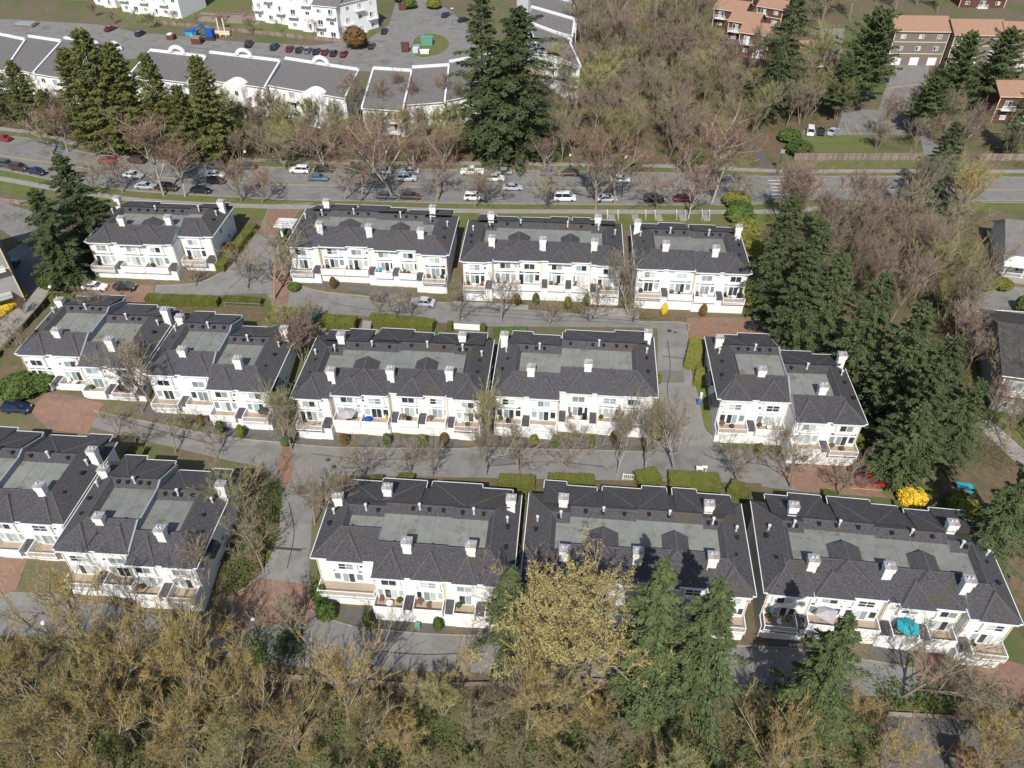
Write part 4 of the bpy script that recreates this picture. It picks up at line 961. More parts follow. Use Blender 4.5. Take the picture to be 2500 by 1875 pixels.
# big evergreens
big_ev = [('fir0', 1178, 385, -45, 'tall narrow dark fir, left one of the twin firs beyond the boulevard', 1.0), ('fir1', 1265, 380, 20, 'broad dark fir, right one of the twin firs beyond the boulevard', 1.45),
 ('fir2', 1222, 392, 120, 'lower dark fir filling the front between the twin tall firs', 1.5),
 ('fir1', 1944, 765, 478, 'wide dark fir beside the top-row end house, tallest of the upper right-hand cluster', 1.0), ('fir2', 2010, 800, 535, 'fir right behind the tallest of the upper right-hand cluster', 1.1), ('fir0', 1985, 845, 610, 'fir in front of the tallest of the upper right-hand cluster', 1.35), ('fir1', 2065, 850, 620, 'fir between the upper cluster and the largest fir', 1.0),
 ('fir2', 2168, 935, 668, 'largest broad fir right of the stepped end house', 1.05), ('fir1', 2262, 1010, 740, 'dark fir right behind the largest fir', 1.1), ('fir0', 2345, 1080, 820, 'dark fir on the right flank of the right-hand cluster', 1.2), ('fir2', 2300, 1150, 890, 'fir in the front of the right-hand cluster, above the yellow bush', 1.1), ('fir1', 2400, 1150, 930, 'outermost fir of the right-hand cluster, beside the path', .9), ('fir0', 2262, 1180, 985, 'lower fir between the red sedan and the right-hand cluster', 1.3), ('fir2', 2240, 1040, 830, 'fir in the middle of the right-hand cluster', 1.1),
 ('spruce1', 1252, 1600, 1388, 'blue-green spruce left of the golden budding tree', .95), ('spruce0', 1628, 1705, 1372, 'tall spruce in front of the bottom-row centre block, left of a pair', .75), ('spruce1', 1762, 1738, 1420, 'broad spruce in front of the bottom-row centre block, right of a pair', .85),
 ('spruce0', 2080, 1800, 1510, 'ragged spruce in front of the block with the teal umbrella', .85),
 ('fir2', 140, 610, 378, 'tall dark fir left of the top-left townhouses', 1.35), ('fir1', 78, 690, 465, 'second dark fir hugging the tall one at the left townhouses', 1.2), ('fir0', 105, 700, 540, 'lower dark fir in front of the tall one at the left townhouses', 1.3),
 ('fir1', 1915, 275, -45, 'tall grey-green fir behind the bare wood at the upper right', 1.0), ('fir2', 1880, 300, 120, 'lower grey-green fir left of the parking court', 1.1), ('pine0', 2118, 258, 28, 'bright green pine at the edge of the parking court', .95), ('pine0', 2050, 290, 150, 'lower pine left of the parking court entrance', .9),
 ('fir0', 2338, 502, 298, 'fir on the boulevard verge at the right', 1.4), ('fir2', 2275, 515, 400, 'low wide fir on the boulevard verge right of the crosswalk', 1.3),
 ('pine0', 2335, 290, 85, 'pine in front of the second taupe townhouse', .8), ('pine0', 2430, 262, 75, 'pine at the right edge in front of the taupe townhouses', 1.0), ('pine0', 2262, 330, 190, 'bushy pine at the right side of the parking court', 1.1), ('fir1', 2490, 380, 200, 'dark fir at the right picture edge beside the red house', .9),
 ('fir2', 2535, 1400, 1130, 'dark fir at the right picture edge above the end house', .9), ('fir0', 2478, 1290, 1190, 'small fir beside the shaded path at the right', .8),
 ('cedar0', 250, 372, 75, 'tallest yellow-green cedar by the boulevard, left group', 1.2), ('cedar1', 200, 358, 120, 'cedar at the left of the yellow-green cedar group', 1.2), ('cedar1', 312, 375, 108, 'cedar right behind the tallest of the yellow-green group', 1.15), ('cedar0', 392, 378, 132, 'slim cedar in the middle of the yellow-green row', 1.0), ('cedar1', 510, 388, 140, 'separate cedar in front of the arched apartment block', 1.15), ('cedar0', 455, 390, 210, 'lower cedar between the slim one and the separate one', 1.1),
 ('cedar0', 60, 312, 150, 'dark cedar at the far left beyond the boulevard', 1.2), ('fir2', -5, 300, 150, 'dark evergreen cut by the left picture edge', 1.3), ('cedar1', 120, 330, 220, 'low cedar beside the left bare tree', 1.2)]
for k, x, y, t, lab, wf in big_ev:
    x = 1250 + (x - 1250) * (1 - (1 if y > 420 else .45) * (1 - (3161 - y) / (3161 - t)))      # listed by the tip: the trunk foot stands straight below it
    tree_px(k, x, y, t, lab, wf, group=None)

R_ = random.Random(99)
# street trees along the boulevard
blv = [(165, 372, 268, 'birch'), (232, 470, 390, 'street'), (300, 470, 400, 'street'), (400, 478, 296, 'birch'), (452, 480, 350, 'birch'), (590, 492, 385, 'big'), (640, 495, 420, 'street'), (962, 485, 300, 'birch'), (880, 492, 400, 'street'), (1066, 492, 395, 'street'), (1085, 424, 330, 'birch'), (1010, 420, 345, 'birch'), (1158, 506, 420, 'street'), (1200, 505, 425, 'street'), (1331, 506, 415, 'street'), (1330, 418, 350, 'birch'), (1455, 512, 315, 'big'), (1500, 500, 400, 'street'), (1606, 508, 418, 'street'), (1680, 535, 420, 'birch'), (1735, 500, 295, 'birch'), (1668, 430, 365, 'birch'), (1810, 500, 430, 'street'), (1940, 500, 400, 'birch'), (700, 416, 340, 'street'), (800, 420, 330, 'birch'), (130, 380, 290, 'street'), (1555, 424, 360, 'street'), (1930, 560, 440, 'birch'), (840, 488, 405, 'street')]
blv.sort()
far = sorted([b for b in blv if b[1] < 436]); near = sorted([b for b in blv if b[1] >= 436])
for side, L_ in (('far', far), ('near', near)):
    for i, (x, y, t, k) in enumerate(L_):
        kk = k + str(R_.randint(0, 2)); look = {'birch': 'reddish bare birch', 'street': 'small grey-brown bare tree', 'big': 'spreading grey bare tree', 'wood': 'bare tree'}[k]
        o = (ORD[i] + ' from the left') if i < len(ORD) else 'last on the right'
        tree_px(kk, x, y, t - (14 if k == 'birch' else 10), f'{look} on the {side} side of the boulevard, {o}', {'birch': 1.75, 'street': 1.6, 'big': 1.2, 'wood': 1.2}[k], group='bare trees along the boulevard', twig=M_twigb if k != 'street' or i % 2 else M_twig, bark=M_bark if k != 'birch' else None, rng=R_)
# inside the estate
mid_t = [(895, 1163, 1075), (1000, 1160, 1085), (1055, 1160, 1080), (1187, 1160, 1015), (1269, 1162, 1060), (1380, 1163, 1052), (1506, 1163, 985), (1575, 1152, 972), (1645, 1148, 966), (1802, 1180, 1075), (1930, 1190, 1080), (2047, 1208, 1120), (1905, 1120, 1050), (2150, 1150, 1080)]
for i, (x, y, t) in enumerate(mid_t):
    tree_px(('birch%d' if t < 1020 else 'street%d') % R_.randint(0, 2), x, y, t, f'bare street tree on the lower kerb of the middle street, {ORD[i]} from the left', 1.0 if t < 1020 else 1.25, group='bare street trees in the estate', twig=M_twig, rng=R_)
up_t = [(607, 706, 620), (668, 732, 575), (962, 775, 705), (925, 770, 718), (1122, 789, 700), (1223, 790, 692), (1339, 797, 735), (1436, 797, 700), (1545, 790, 733), (480, 700, 640), (1002, 783, 720)]
for i, (x, y, t) in enumerate(sorted(up_t)):
    tree_px('street%d' % R_.randint(0, 2), x, y, t, f'small bare tree along the upper street, {ORD[i]} from the left', 1.3, group='bare street trees in the estate', twig=M_twig, rng=R_)
gap_t = [(1530, 765, 603, 'birch0', 'slender bare tree in the gap between the two right blocks of the top row', M_twig), (1190, 1088, 945, 'birch1', 'slender bare tree in the gap between the two centre blocks of the middle row', M_twigg), (1165, 1050, 960, 'street1', 'thin bare tree behind the slender one in the middle-row gap', M_twigg),
 (693, 1070, 945, 'birch2', 'thin bare tree in the gap left of the centre block', M_twigg), (712, 1100, 985, 'street0', 'low bare tree by the brick crossing', M_twig), (740, 880, 770, 'multi0', 'tangled bare thicket tree in the gap above the middle row', M_twigr), (715, 830, 745, 'multi1', 'tangled bare tree beside the upper gap retaining wall', M_twigg), (760, 800, 740, 'multi0', 'spreading bare shrub tree above the upper gap', M_twig),
 (380, 1000, 830, 'street2', 'bare tree leaning over the first middle-row balconies', M_twig), (350, 1010, 900, 'birch1', 'bare tree in front of the left middle-row block', M_twig), (800, 1290, 1150, 'birch0', 'pale bare tree standing on the side street kerb', M_twig), (768, 1280, 1160, 'birch2', 'second pale bare tree on the side street kerb', M_twig),
 (529, 1122, 1040, 'street0', 'bare tree at the corner of middle street and side street', M_twig), (430, 1108, 1020, 'street1', 'bare tree on the lower edge of the brick end of the middle street', M_twig), (337, 1098, 1030, 'street2', 'bare tree behind the left bottom-row block', M_twig), (290, 1060, 1000, 'street0', 'small bare tree near the left brick court', M_twig),
 (600, 1290, 1215, 'street0', 'bare tree in the ivy bed beside the side street, upper one', M_twig), (645, 1395, 1290, 'street1', 'bare tree in the ivy bed beside the side street, middle one', M_twig), (520, 1445, 1320, 'birch1', 'bare tree in front of the left bottom-row block end wall', M_twig), (600, 1240, 1120, 'street1', 'bare shrub tree at the top of the ivy bed', M_twigg),
 (1240, 1480, 1350, 'street1', 'reddish bare tree against the bottom-row roof left of the spruce', M_twigr), (735, 1570, 1455, 'street2', 'dark bare tree at the lower end of the side street', M_twig),  (1310, 1655, 1500, 'wood1', 'bare tree on the edge of the bottom street', M_twigo),
 (1985, 1695, 1575, 'street0', 'round bare tree on the bottom street edge left of the ragged spruce', M_twig), (2200, 1700, 1560, 'street1', 'thin bare tree beside the bottom street right of the ragged spruce', M_twig), (2345, 1745, 1660, 'multi1', 'dark bare shrub tree at the brick court edge', M_twig),
 (250, 800, 700, 'street0', 'bare sapling in the left hedge strip', M_twig), (60, 900, 800, 'street2', 'bare sapling beside the left lane', M_twig)]
for x, y, t, k, lab, tw in gap_t: tree_px(k, x, y, t, lab, 1.1, group=None, twig=tw, rng=R_)
tree_px('bud0', 1418, 1672, 1462, 'golden budding tree in front of the bottom-row centre block', 1.0, name='budding_tree', rng=R_)
# big bare trees of the foreground wood (crown top given, height given)
def tree_top(kind, sx, sy, h, label, wf=1.0, **k):
    z = -3.5 + h; p = at(sx, sy, z); p.z = T(p.y); return place(kind, p, h, label, wf=wf, **k)
fg = [(110, 1440, 17, 'big0', M_twigo), (270, 1500, 17, 'big1', M_twigo), (0, 1560, 16, 'big2', M_twigo), (420, 1540, 16, 'big2', M_twigo), (210, 1640, 17, 'big0', M_twigo), (40, 1700, 17, 'big1', M_twigo), (400, 1690, 15, 'big0', M_twigo), (560, 1620, 16, 'big1', M_twigo), (800, 1585, 17, 'big2', M_twigo), (670, 1690, 14, 'big0', M_twigo), (880, 1720, 12, 'big1', M_twigg), (1290, 1615, 16, 'big2', M_twigo), (1120, 1610, 8, 'birch0', M_twigo), (1000, 1665, 6, 'birch1', M_twigo), (1960, 1765, 16, 'big0', M_twigo), (2230, 1790, 10, 'big1', M_twigo), (2480, 1770, 12, 'big2', M_twigo), (1700, 1830, 11, 'wood0', M_twigg), (520, 1780, 14, 'wood1', M_twigg), (150, 1800, 15, 'big2', M_twigo), (2420, 1870, 8, 'wood2', M_twigo)]
pos = ['at the far left below the bottom-left house', 'reaching over the left bottom-row balconies', 'at the left picture edge, upper', 'right of the leaning pair below the left block', 'in the left corner wood, second row', 'in the left corner wood by the picture edge', 'in the left wood below the grey path', 'left of the fan-shaped pair in the lower middle', 'fan-shaped, touching the bottom street shadow', 'between the two fan-shaped crowns', 'low crown right of the fan-shaped pair', 'wide fork-trunked, left below the golden tree', 'slim upright, beside the bottom street kerb', 'slim low, left beside the bottom street wall', 'fan-shaped, left below the ragged spruce', 'golden, beside the play court', 'at the lower right picture edge', 'low, below the spruce pair', 'in the lower left wood, bottom row', 'at the bottom left corner', 'small, over the play court']
for (x, y, h, k, tw), ps in zip(fg, pos): tree_top(k, x, y, h, 'olive-gold bare tree ' + ps, .92, group='large bare trees in the foreground wood', twig=tw, rng=R_)
# woods: scattered bare trees
def inside(p, poly):
    x, y = p; c = False
    for (x1, y1), (x2, y2) in zip(poly, poly[1:] + poly[:1]):
        if (y1 > y) != (y2 > y) and x < (x2 - x1) * (y - y1) / (y2 - y1) + x1: c = not c
    return c
def scatter(poly, n, seed, mind):
    rg = random.Random(seed); xs_ = [p[0] for p in poly]; ys_ = [p[1] for p in poly]; out = []; tries = 0
    W0 = [G(*p) for p in poly]; x0, x1 = min(p.x for p in W0), max(p.x for p in W0); y0, y1 = min(p.y for p in W0), max(p.y for p in W0); wp = [(p.x, p.y) for p in W0]
    while len(out) < n and tries < n * 60:
        tries += 1; q = (rg.uniform(x0, x1), rg.uniform(y0, y1))
        if inside(q, wp) and all((q[0] - o[0]) ** 2 + (q[1] - o[1]) ** 2 > mind ** 2 for o in out): out.append(q)
    return [Vector((a, b, T(b))) for a, b in out]
woods = [
 ([(1300, 210), (1500, 150), (1700, 130), (1830, 180), (1860, 300), (1810, 380), (1700, 400), (1560, 408), (1340, 404)], 72, 1, 5.0, (9, 14), ['wood', 'wood', 'multi', 'birch'], [M_twig, M_twig, M_twigg, M_twigg, M_twigr], 'bare tree in the dense wood right of the twin firs'),
 ([(1420, -60), (1760, -60), (1700, 60), (1720, 130), (1440, 200), (1400, 60)], 40, 2, 7.0, (13, 20), ['wood', 'big', 'birch'], [M_twig, M_twig, M_twigg, M_twigr], 'tall bare tree at the back of the upper wood'),
 ([(1890, -50), (2330, -60), (2330, 30), (2140, 40), (2060, 90), (1960, 90)], 22, 3, 6.5, (12, 18), ['wood', 'big'], [M_twig, M_twigr], 'bare tree at the top between the brown townhouses'),
 ([(1840, 180), (1990, 170), (2060, 240), (2040, 320), (1900, 330), (1850, 300)], 16, 4, 4.5, (9, 14), ['wood', 'multi'], [M_twig, M_twigg], 'bare tree left of the parking court'),
 ([(2180, 250), (2260, 240), (2420, 200), (2520, 330), (2500, 420), (2350, 400), (2250, 380), (2140, 370), (2110, 340)], 18, 5, 4.5, (7, 12), ['multi', 'wood', 'street'], [M_twigr, M_twig], 'dark bare tree right of the parking court'),
 ([(540, 300), (900, 330), (1140, 320), (1150, 398), (560, 396)], 46, 6, 3.8, (6, 10), ['wood', 'multi', 'multi'], [M_twig, M_twigg, M_twigg, M_twig], 'bare tree in the strip below the white apartment blocks'),
 ([(860, 280), (1100, 270), (1130, 300), (880, 320)], 8, 7, 6, (10, 14), ['wood', 'birch'], [M_twigr, M_twig], 'tall bare tree before the curved apartment block'),
 ([(380, 300), (540, 300), (560, 380), (380, 380)], 12, 8, 4.0, (7, 11), ['wood', 'multi'], [M_twigg, M_twigg], 'bare tree between the separate cedars'),
 ([(20, 250), (200, 300), (200, 350), (20, 310)], 10, 9, 4.0, (7, 11), ['wood', 'multi'], [M_twigg, M_twig], 'bare tree below the far-left apartment block'),
 ([(1880, 530), (2080, 540), (2200, 640), (2260, 760), (2140, 800), (1960, 640)], 20, 10, 4.5, (11, 16), ['birch', 'birch', 'wood'], [M_twigr, M_twigr], 'reddish bare tree between the fir cluster and the boulevard'),
 ([(2160, 540), (2400, 520), (2420, 700), (2340, 820), (2240, 760)], 10, 11, 6, (11, 16), ['big', 'wood'], [M_twigg, M_twig, M_twigo], 'tan bare tree left of the grey-roofed house'),
 ([(2340, 850), (2400, 900), (2560, 1080), (2560, 1180), (2400, 1050)], 9, 12, 5.0, (9, 13), ['birch', 'multi'], [M_twigr, M_twig], 'bare tree beside the path at the right'),
 ([(2230, 680), (2330, 740), (2370, 860), (2300, 900)], 5, 19, 4, (7, 11), ['wood', 'multi', 'birch'], [M_twigr, M_twigg], 'bare tree left of the white picket fence'),
 ([(600, 1725), (1250, 1715), (1900, 1765), (2150, 1770), (2150, 2060), (500, 2060)], 40, 13, 3.4, (4, 8), ['wood', 'multi', 'multi', 'street'], [M_twig, M_twigo, M_twigo, M_twigg], 'low bare tree in the foreground wood'),
 ([(-250, 1640), (500, 1660), (600, 1730), (500, 2060), (-300, 2060)], 18, 14, 4.2, (6, 11), ['wood', 'multi'], [M_twigo, M_twigo, M_twigg], 'low bare tree in the lower-left wood'),
 ([(2400, 1800), (2650, 1820), (2650, 2000), (2400, 2000)], 5, 15, 4, (4, 7), ['wood', 'multi'], [M_twigo, M_twig], 'low bare tree in the lower-right corner'),
 ([(2440, 1230), (2600, 1300), (2700, 1600), (2580, 1560), (2500, 1340)], 7, 16, 3.5, (4, 8), ['multi', 'wood'], [M_twigg, M_twig], 'bare tree beside the end house at the right edge'),
 ([(-120, 870), (0, 800), (100, 700), (100, 740), (10, 880), (-80, 960)], 6, 17, 3.5, (2, 3.5), ['multi', 'street'], [M_twig, M_twigr], 'bare shrub in the hedge strip along the left lane'),
 ([(230, 40), (560, 70), (900, 100), (880, 108), (560, 92), (230, 58)], 12, 18, 7, (4, 7), ['street', 'multi'], [M_twigr, M_twig], 'small bare tree on the grass bank above the parking row'),
]
for poly, n, sd_, mind, (h0, h1), kinds, tws, lab in woods:
    rg = random.Random(sd_); pts_ = scatter(poly, n, sd_, mind); xm = sorted(px(q)[0] for q in pts_); ym = sorted(px(q)[1] for q in pts_); grp = lab + 's'
    for p in pts_:
        k = rg.choice(kinds); k += str(rg.randint(0, 1 if k == 'multi' else 2))
        tw = rg.choice(tws); h = rg.uniform(h0, h1); X_, Y_ = px(p); f = (h - h0) / (h1 - h0); n3 = len(pts_)
        part = ('left', 'middle', 'right')[min(2, sum(X_ > xm[q] for q in (n3 // 3, 2 * n3 // 3)))] + (' back' if Y_ < ym[n3 // 2] else ' front')
        tl = {'tan_twigs': 'tan', 'mossy_twigs': 'mossy', 'reddish_twigs': 'reddish', 'olive_gold_twigs': 'golden'}[tw.name]
        base = ' '.join(w for i_, w in enumerate(lab.split()) if not (i_ < 2 and w in ('tall', 'low', 'small', 'reddish', 'tan', 'dark')))
        place(k, p, h, f"{'taller' if f > .5 else 'lower'} {tl} {base.replace('tree', 'shrub', 1) if k[:5] == 'multi' else base}, {part} part", group=grp, wf=rg.uniform(.85, 1.2), twig=tw, bark=M_bark if k[0] != 'b' or k[1] == 'i' else None, rng=rg, tilt=(rg.uniform(-.06, .06), rg.uniform(-.06, .06)))

# ground cover: brush and ivy as one object each
def undergrowth(name, polys, dens, m, seed, hmax, size, aspect=.5, label=None):
    rs = np.random.RandomState(seed); rg = random.Random(seed); C_ = []
    for poly, n in polys:
        for p in scatter(poly, n, rg.randint(0, 9999), 0): C_.append((p.x, p.y, p.z))
    C_ = np.array(C_); k = dens; n = len(C_) * k
    cl = rs.uniform(.5, 1.3, len(C_)); off = rs.normal(size=(n, 3)) * np.array((1.0, 1.0, .45)); off[:, 2] = np.abs(off[:, 2]); P = np.repeat(C_, k, 0) + off * np.repeat(cl, k)[:, None] * hmax * np.array((.7, .7, .8))
    d = rs.normal(size=(n, 3)); d[:, 2] = np.abs(d[:, 2]) * .6; d /= np.linalg.norm(d, axis=1, keepdims=True); s = np.cross(d, rs.normal(size=(n, 3))); s /= np.linalg.norm(s, axis=1, keepdims=True); L = (rs.uniform(.6, 1.5, n) * size)[:, None]
    V = np.stack([P - s * L * aspect, P + d * L, P + s * L * aspect], 1).reshape(-1, 3); o = obj(name, mk_mesh(name, V, np.arange(len(V)).reshape(-1, 3), m)); tag(o, label, 'undergrowth', None, 'stuff'); return o
WD = [w[0] for w in woods if 'picket' not in w[-1]]
undergrowth('brown_brush', [(WD[0], 520), (WD[1], 200), (WD[3], 90), (WD[4], 90), (WD[5], 300), (WD[7], 60), (WD[9], 200), (WD[10], 150), ([(2250, 700), (2380, 780), (2480, 1150), (2300, 1150)], 220), ([(0, 520), (330, 500), (330, 560), (200, 700), (90, 640)], 50), (WD[12], 420), (WD[13], 200), (WD[14], 60), (WD[15], 60), ([(360, 383), (820, 396), (1140, 398), (1140, 408), (620, 402), (360, 392)], 90), ([(560, 1640), (1250, 1672), (1900, 1720), (1900, 1740), (560, 1700)], 120)], 34, M_brush, 5, 1.5, .34, .12, 'tangled brown brush covering the floor of the woods')
undergrowth('ivy_undergrowth', [(WD[0], 190), (WD[1], 70), (WD[3], 50), (WD[4], 40), (WD[5], 90), (WD[7], 50), (WD[8], 50), (WD[9], 20), (WD[10], 50), (WD[11], 20), (WD[12], 750), (WD[13], 560), (WD[15], 60), ([(690, 1195), (670, 1350), (630, 1405), (560, 1450), (505, 1440), (600, 1200)], 110), ([(570, 1560), (720, 1540), (760, 1600), (600, 1640)], 60), ([(2240, 720), (2340, 760), (2440, 1100), (2300, 1120)], 110), ([(1830, 600), (1880, 560), (1900, 760), (1850, 760)], 60), ([(2150, 1660), (2500, 1730), (2500, 1780), (2150, 1720)], 80)], 40, M_ivy, 6, 1.2, .22, .45, 'green ivy and bramble patches between the bare trees')

# hedges
def hedge(a, b, w, h, label, m=None, seed=0, cat='hedge', group='clipped hedges in the estate'):
    A_, B_ = G(*a), G(*b); e = B_ - A_; L_ = math.hypot(e.x, e.y); rz = math.atan2(e.y, e.x); rs = np.random.RandomState(seed + int(a[0])); sl = e.z / max(L_, .1)
    def fn(n):
        areas = np.array([L_ * w, L_ * h, L_ * h * .6, w * h, w * h]); f = rs.choice(5, n, p=areas / areas.sum()); u, v = rs.uniform(size=n), rs.uniform(size=n); P = np.zeros((n, 3)); N = np.zeros((n, 3))
        for k, (q, nn) in enumerate((((u * L_, (v - .5) * w, np.full(n, h)), (0, 0, 1)), ((u * L_, np.full(n, -w / 2), v * h), (0, -1, 0)), ((u * L_, np.full(n, w / 2), v * h), (0, 1, 0)), ((np.zeros(n), (u - .5) * w, v * h), (-1, 0, 0)), ((np.full(n, L_), (u - .5) * w, v * h), (1, 0, 0)))):
            mk = f == k; P[mk] = np.stack(q, 1)[mk]; N[mk] = nn
        P[:, 2] += .06 * np.sin(P[:, 0] * 1.7 + seed) + P[:, 0] * sl; return P, N
    n = int((L_ * (w + 1.6 * h) + 2 * w * h) * 42) + 40; V = leaf_shell(rs, n, fn, .11); me = bpy.data.meshes.new('hedge'); k = len(V); c = .07
    bx = [(x, y, z + x * sl) for z in (-.3, h - c) for y in (-w / 2 + c, w / 2 - c) for x in (c, L_ - c)]
    me.from_pydata([tuple(v) for v in V] + bx, [], [tuple(range(i, i + 4)) for i in range(0, k, 4)] + [tuple(j + k for j in f) for f in ((0, 2, 3, 1), (4, 5, 7, 6), (0, 1, 5, 4), (2, 6, 7, 3), (0, 4, 6, 2), (1, 3, 7, 5))]); me.materials.append(m or M_hedge); me.update()
    o = obj('hedge', me, None, A_, rz); return tag(o, label, cat, group)
HD = [((362, 738), (536, 744), 2.0, 1.5, 'long low clipped hedge behind the left middle-row block'), ((548, 738), (640, 744), 1.8, 1.1, 'low clipped hedge above the wooden rail by the entry road'), ((658, 772), (745, 776), 2.4, 1.5, 'square clipped hedge left of the upper steps'), ((790, 800), (872, 804), 2.6, 2.2, 'tall square clipped hedge beside the upper steps'),
 ((905, 790), (1060, 806), 2.4, 1.8, 'long clipped hedge right of the upper steps'), ((1094, 806), (1106, 807), 1.2, 1.8, 'small hedge block left of the white garden wall'), ((1174, 812), (1186, 813), 1.2, 1.8, 'small hedge block right of the white garden wall'), ((1206, 820), (1288, 818), 2.2, 1.2, 'bright low hedge behind the block left of the side street'),
 ((1686, 905), (1700, 845), 2.6, 2.0, 'golden clipped hedge beside the side street, upper one'), ((1708, 948), (1716, 915), 2.4, 1.7, 'golden clipped hedge beside the side street, lower one'), ((538, 664), (622, 560), 2.0, 1.6, 'hedge climbing beside the entry road'), ((690, 598), (698, 560), 1.5, 1.8, 'bright green hedge left of the second top-row block'),
 ((1338, 1178), (1450, 1180), 1.6, 1.4, 'low olive hedge behind the centre bottom-row block, left part'), ((1552, 1184), (1606, 1172), 2.6, 1.8, 'wedge-shaped hedge left beside the estate entrance path'), ((1630, 1180), (1754, 1188), 3.0, 1.5, 'broad flat hedge right beside the estate entrance path'), ((1785, 1215), (1800, 1190), 1.8, 1.6, 'narrow hedge between the centre and right bottom blocks'), ((1806, 1224), (1818, 1205), 1.6, 1.4, 'second narrow hedge between the centre and right bottom blocks'),
 ((1218, 1182), (1306, 1186), 2.0, 1.4, 'olive hedge between the left and centre bottom-row blocks'), ((905, 1178), (936, 1180), 1.4, 1.2, 'short hedge behind the corner-balcony block, left part'), ((972, 1176), (1012, 1178), 1.4, 1.3, 'short hedge behind the corner-balcony block, right part'), ((2006, 1216), (2036, 1219), 1.5, 1.2, 'short hedge behind the right bottom-row block'), ((2180, 1238), (2250, 1250), 1.5, .8, 'low hedge below the yellow bush'), ((318, 1108), (357, 1112), 1.4, 1.2, 'short hedge behind the left bottom-row block'), ((128, 735), (186, 738), 1.6, 1.4, 'hedge behind the far-left middle-row block'),
 ((1262, 1250), (1276, 1205), 1.6, 1.0, 'hedge running into the gap left of the centre bottom block')]
for i, (a, b_, w, h, lab) in enumerate(HD): hedge(a, b_, w, h, lab, M_golds if 'golden' in lab else M_shrub if 'bright' in lab else M_hedge, i)
def bush(x, y, sx_, sz_, m, label, group=None, name='shrub', sy_=None, cat='shrub'):
    p = G(x, y); root = empty(name, p, R_.uniform(0, 6), label, cat, group); obj('foliage', PROTO['bush%d' % R_.randint(0, 3)], root, (0, 0, -.1), m=m, scale=(sx_, sy_ or sx_, sz_)); s = MB(); s.bar((0, 0, -.2), (0, 0, sz_ * .5), .06, n=5); obj('stem', s.mesh('stem', M_bark), root); return root
cols = [(816, 705, M_brnsh, 'top'), (1263, 745, M_brnsh, 'top'), (1308, 745, M_shrub, 'top'), (1386, 753, M_golds, 'top'), (1431, 748, M_golds, 'top'), (1715, 772, M_brnsh, 'top'),
 (496, 1042, M_brnsh, 'middle'), (541, 1058, M_shrub, 'middle'), (591, 1068, M_golds, 'middle'), (843, 1088, M_brnsh, 'middle'), (947, 1088, M_shrub, 'middle'), (1033, 1090, M_golds, 'middle'), (1086, 1086, M_brnsh, 'middle'), (1303, 1090, M_golds, 'middle'), (1355, 1092, M_shrub, 'middle'), (1445, 1092, M_shrub, 'middle'), (1499, 1082, M_brnsh, 'middle'), (1850, 1112, M_golds, 'middle'), (1958, 1128, M_shrub, 'middle'),
 (901, 1530, M_shrub, 'bottom'), (1071, 1538, M_shrub, 'bottom'), (1137, 1520, M_golds, 'bottom')]
cnt = {}
for x, y, m, row in cols:
    cnt[row] = cnt.get(row, 0) + 1; c_ = {'russet_shrub': 'russet', 'green_shrub': 'green', 'golden_shrub': 'golden'}[m.name]
    bush(x, y, 1.2, 2.6, m, f'{c_} upright shrub between garage doors of the {row} row, {ORD[cnt[row] - 1]} from the left', 'upright shrubs between the garages')
